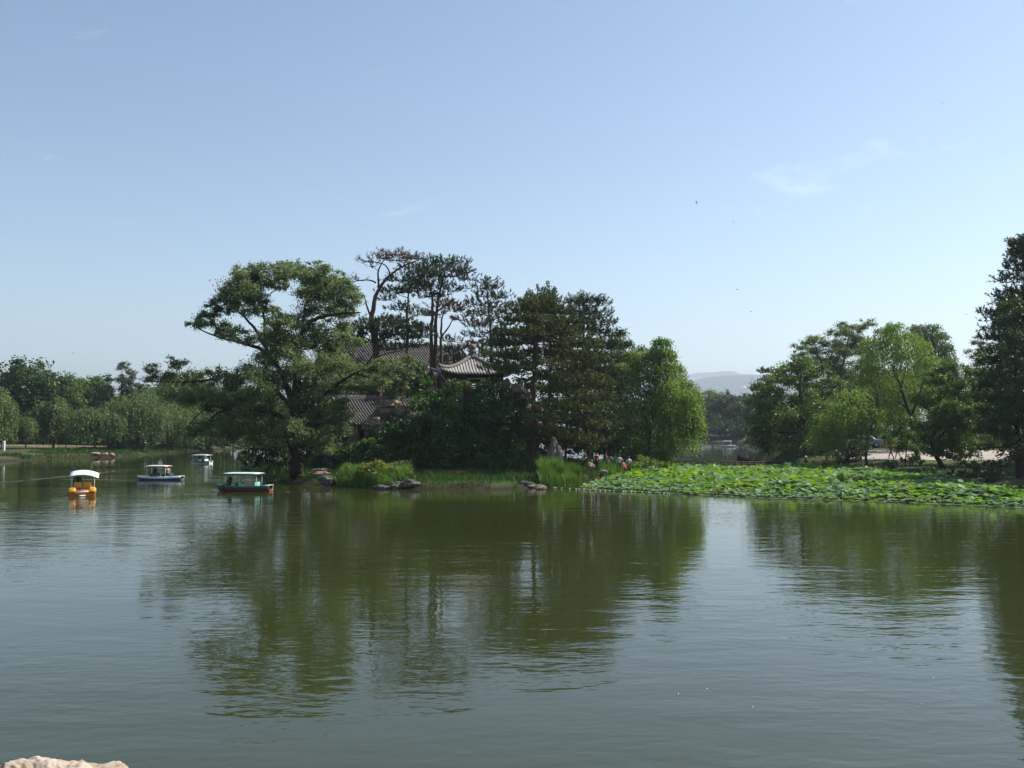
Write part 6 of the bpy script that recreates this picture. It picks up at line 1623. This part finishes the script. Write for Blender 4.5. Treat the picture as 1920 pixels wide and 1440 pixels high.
# parked car under the trees
def make_car(loc, rz):
    root = empty('parked_car', loc, rz); tag(root, 'pale blue grey car parked under the trees beyond the walk', 'car')
    PNT = mat_solid('car_paint', (0.30, 0.38, 0.46), (0.26, 0.33, 0.40), 0.25, 1.0, spec=0.6); GLS = mat_solid('car_glass', (0.02, 0.025, 0.03), None, 0.06, 1.0, spec=0.8)
    prof = [(-2.15, 0.35), (-2.2, 0.75), (-2.1, 0.95), (-1.3, 1.0), (-0.9, 1.40), (0.5, 1.45), (1.2, 0.98), (2.05, 0.85), (2.2, 0.6), (2.15, 0.35)]
    secs = []
    for y, k in ((-0.86, 0.94), (-0.80, 1.0), (0.80, 1.0), (0.86, 0.94)):
        secs.append([Vector((x * (1 if k == 1 else 0.985), y * (0.86 if z > 1.1 else 1), 0.35 + (z - 0.35) * k)) for x, z in prof])
    MB().loft(secs).build('body', PNT, root, bevel=0.04)
    for sgn in (-1, 1):
        for x0, x1 in ((-0.85, -0.1), (-0.02, 0.75)):
            MB().loft([[Vector((x0, sgn * (0.84 + d), 1.0)), Vector((x1 + 0.2, sgn * (0.84 + d), 1.0)), Vector((x1 - 0.2, sgn * (0.745 + d), 1.34)), Vector((x0 + 0.12, sgn * (0.745 + d), 1.34))] for d in (0.0, 0.02)]).build('side_window', GLS, root)
    MB().loft([[Vector((0.62 + d, -0.62, 1.38)), Vector((0.62 + d, 0.62, 1.38)), Vector((1.14 + d, 0.70, 1.04)), Vector((1.14 + d, -0.70, 1.04))] for d in (0.0, 0.04)]).build('windscreen', GLS, root)
    MB().loft([[Vector((-0.98 - d, -0.62, 1.34)), Vector((-0.98 - d, 0.62, 1.34)), Vector((-1.27 - d, 0.68, 1.05)), Vector((-1.27 - d, -0.68, 1.05))] for d in (0.0, 0.04)]).build('rear_window', GLS, root)
    for x in (-1.35, 1.35):
        for sgn in (-1, 1):
            w = MB().tube([(x, sgn * 0.66, 0.32), (x, sgn * 0.88, 0.32)], 0.32, 18).build('wheel', mat_solid('rubber', (0.02, 0.02, 0.02)), root)
            MB().tube([(x, sgn * 0.86, 0.32), (x, sgn * 0.90, 0.32)], 0.19, 14).build('hub', WHITE, w)
    for sgn in (-1, 1):
        MB().box((2.16, sgn * 0.62, 0.70), (0.08, 0.34, 0.15)).build('headlight', WHITE, root, bevel=0.02); MB().box((-2.17, sgn * 0.66, 0.80), (0.06, 0.3, 0.16)).build('tail_light', RED, root, bevel=0.02)
make_car(on_ground(1616, 124, 0.0), R(172))

# nests in the big tree
for px, py, r_, lab in ((480, 521, 7, 'round dark twig nest high in the big tree'), (406, 582, 5, 'smaller dark nest on the left bough of the big tree')):
    c = at(px, py, YB - 0.4); rng = np.random.default_rng(int(px)); acc = NP(); k = mpp(YB) * r_
    for _ in range(420):
        d = rdir(rng, 1)[0]; q = d * k * rng.uniform(0.55, 1.0) * np.array([1, 1, 0.9]); t = unit(np.cross(d, rdir(rng, 1)[0])) * k * 0.45
        acc.tube([q - t, q + t], [0.014, 0.010], 3)
    ne = obj('nest', acc.mesh('nest'), WOODDK, None, c); tag(ne, lab, 'nest', 'nests in the big tree')

# birds
BIRD = mat_solid('bird_dark', (0.05, 0.05, 0.06), None, 0.7, 8)
for px, py, Y, span, yaw, roll, lab in ((1306, 380, 70, 0.36, 20, 65, 'darkest swallow, steeply banking high over the right trees'), (1375, 416, 85, 0.32, 80, 10, 'pale far swallow level below the banking one'), (1382, 543, 75, 0.34, 200, -25, 'swallow with raised wings above the hills'),
                                        (1408, 584, 95, 0.30, 150, 12, 'tiny swallow lowest above the channel gap'), (1812, 590, 90, 0.32, 10, 8, 'swallow beside the big conifer'), (1768, 194, 110, 0.34, 60, 5, 'faint swallow near the upper right corner'), (138, 662, 90, 0.28, 30, 8, 'lone swallow above the left shore trees')):
    root = empty('bird', at(px, py, Y)); root.rotation_euler = (R(roll), 0, R(yaw)); tag(root, lab, 'bird', 'swallows in the sky')
    MB().tube([(-0.10, 0, 0), (-0.05, 0, 0), (0.02, 0, 0.0), (0.06, 0, 0.005), (0.085, 0, 0.0)], [0.006, 0.016, 0.020, 0.014, 0.004], 8).build('body', BIRD, root, smooth=True)
    for sgn in (-1, 1):
        h2 = span / 2
        secs = [[Vector((0.035, sgn * 0.01, 0.006)), Vector((-0.03, sgn * 0.01, 0.006)), Vector((-0.03, sgn * 0.01, 0.0)), Vector((0.035, sgn * 0.01, 0.0))],
                [Vector((0.045, sgn * h2 * 0.45, 0.035)), Vector((-0.015, sgn * h2 * 0.45, 0.035)), Vector((-0.015, sgn * h2 * 0.45, 0.031)), Vector((0.045, sgn * h2 * 0.45, 0.031))],
                [Vector((-0.03, sgn * h2, 0.02)), Vector((-0.045, sgn * h2, 0.02)), Vector((-0.045, sgn * h2, 0.018)), Vector((-0.03, sgn * h2, 0.018))]]
        MB().loft(secs).build('wing', BIRD, root)
        MB().loft([[Vector((-0.08, sgn * 0.004, 0.002)), Vector((-0.08, sgn * 0.016, 0.002)), Vector((-0.08, sgn * 0.01, -0.002))], [Vector((-0.16, sgn * 0.036, 0.001)), Vector((-0.16, sgn * 0.042, 0.001)), Vector((-0.16, sgn * 0.04, -0.001))]]).build('tail_feather', BIRD, root)

# a few petals drifting on the near water
pm = mkmesh('floating_petal', [(-0.016, 0, 0), (0, -0.010, 0.003), (0.018, 0, 0.006), (0, 0.010, 0.003)], [(0, 1, 2, 3)]); pm.materials.append(WHITE)
for px, py in ((1326, 1293), (1412, 1327), (1750, 1272), (1728, 1321), (1272, 1302)):
    g = gnd(px, py); tag(obj('floating_petal', pm, None, None, (g.x, g.y, 0.012), (0, 0, px * 1.3)), 'tiny pale petal floating on the open near water', 'petal', 'petals drifting on the near water')
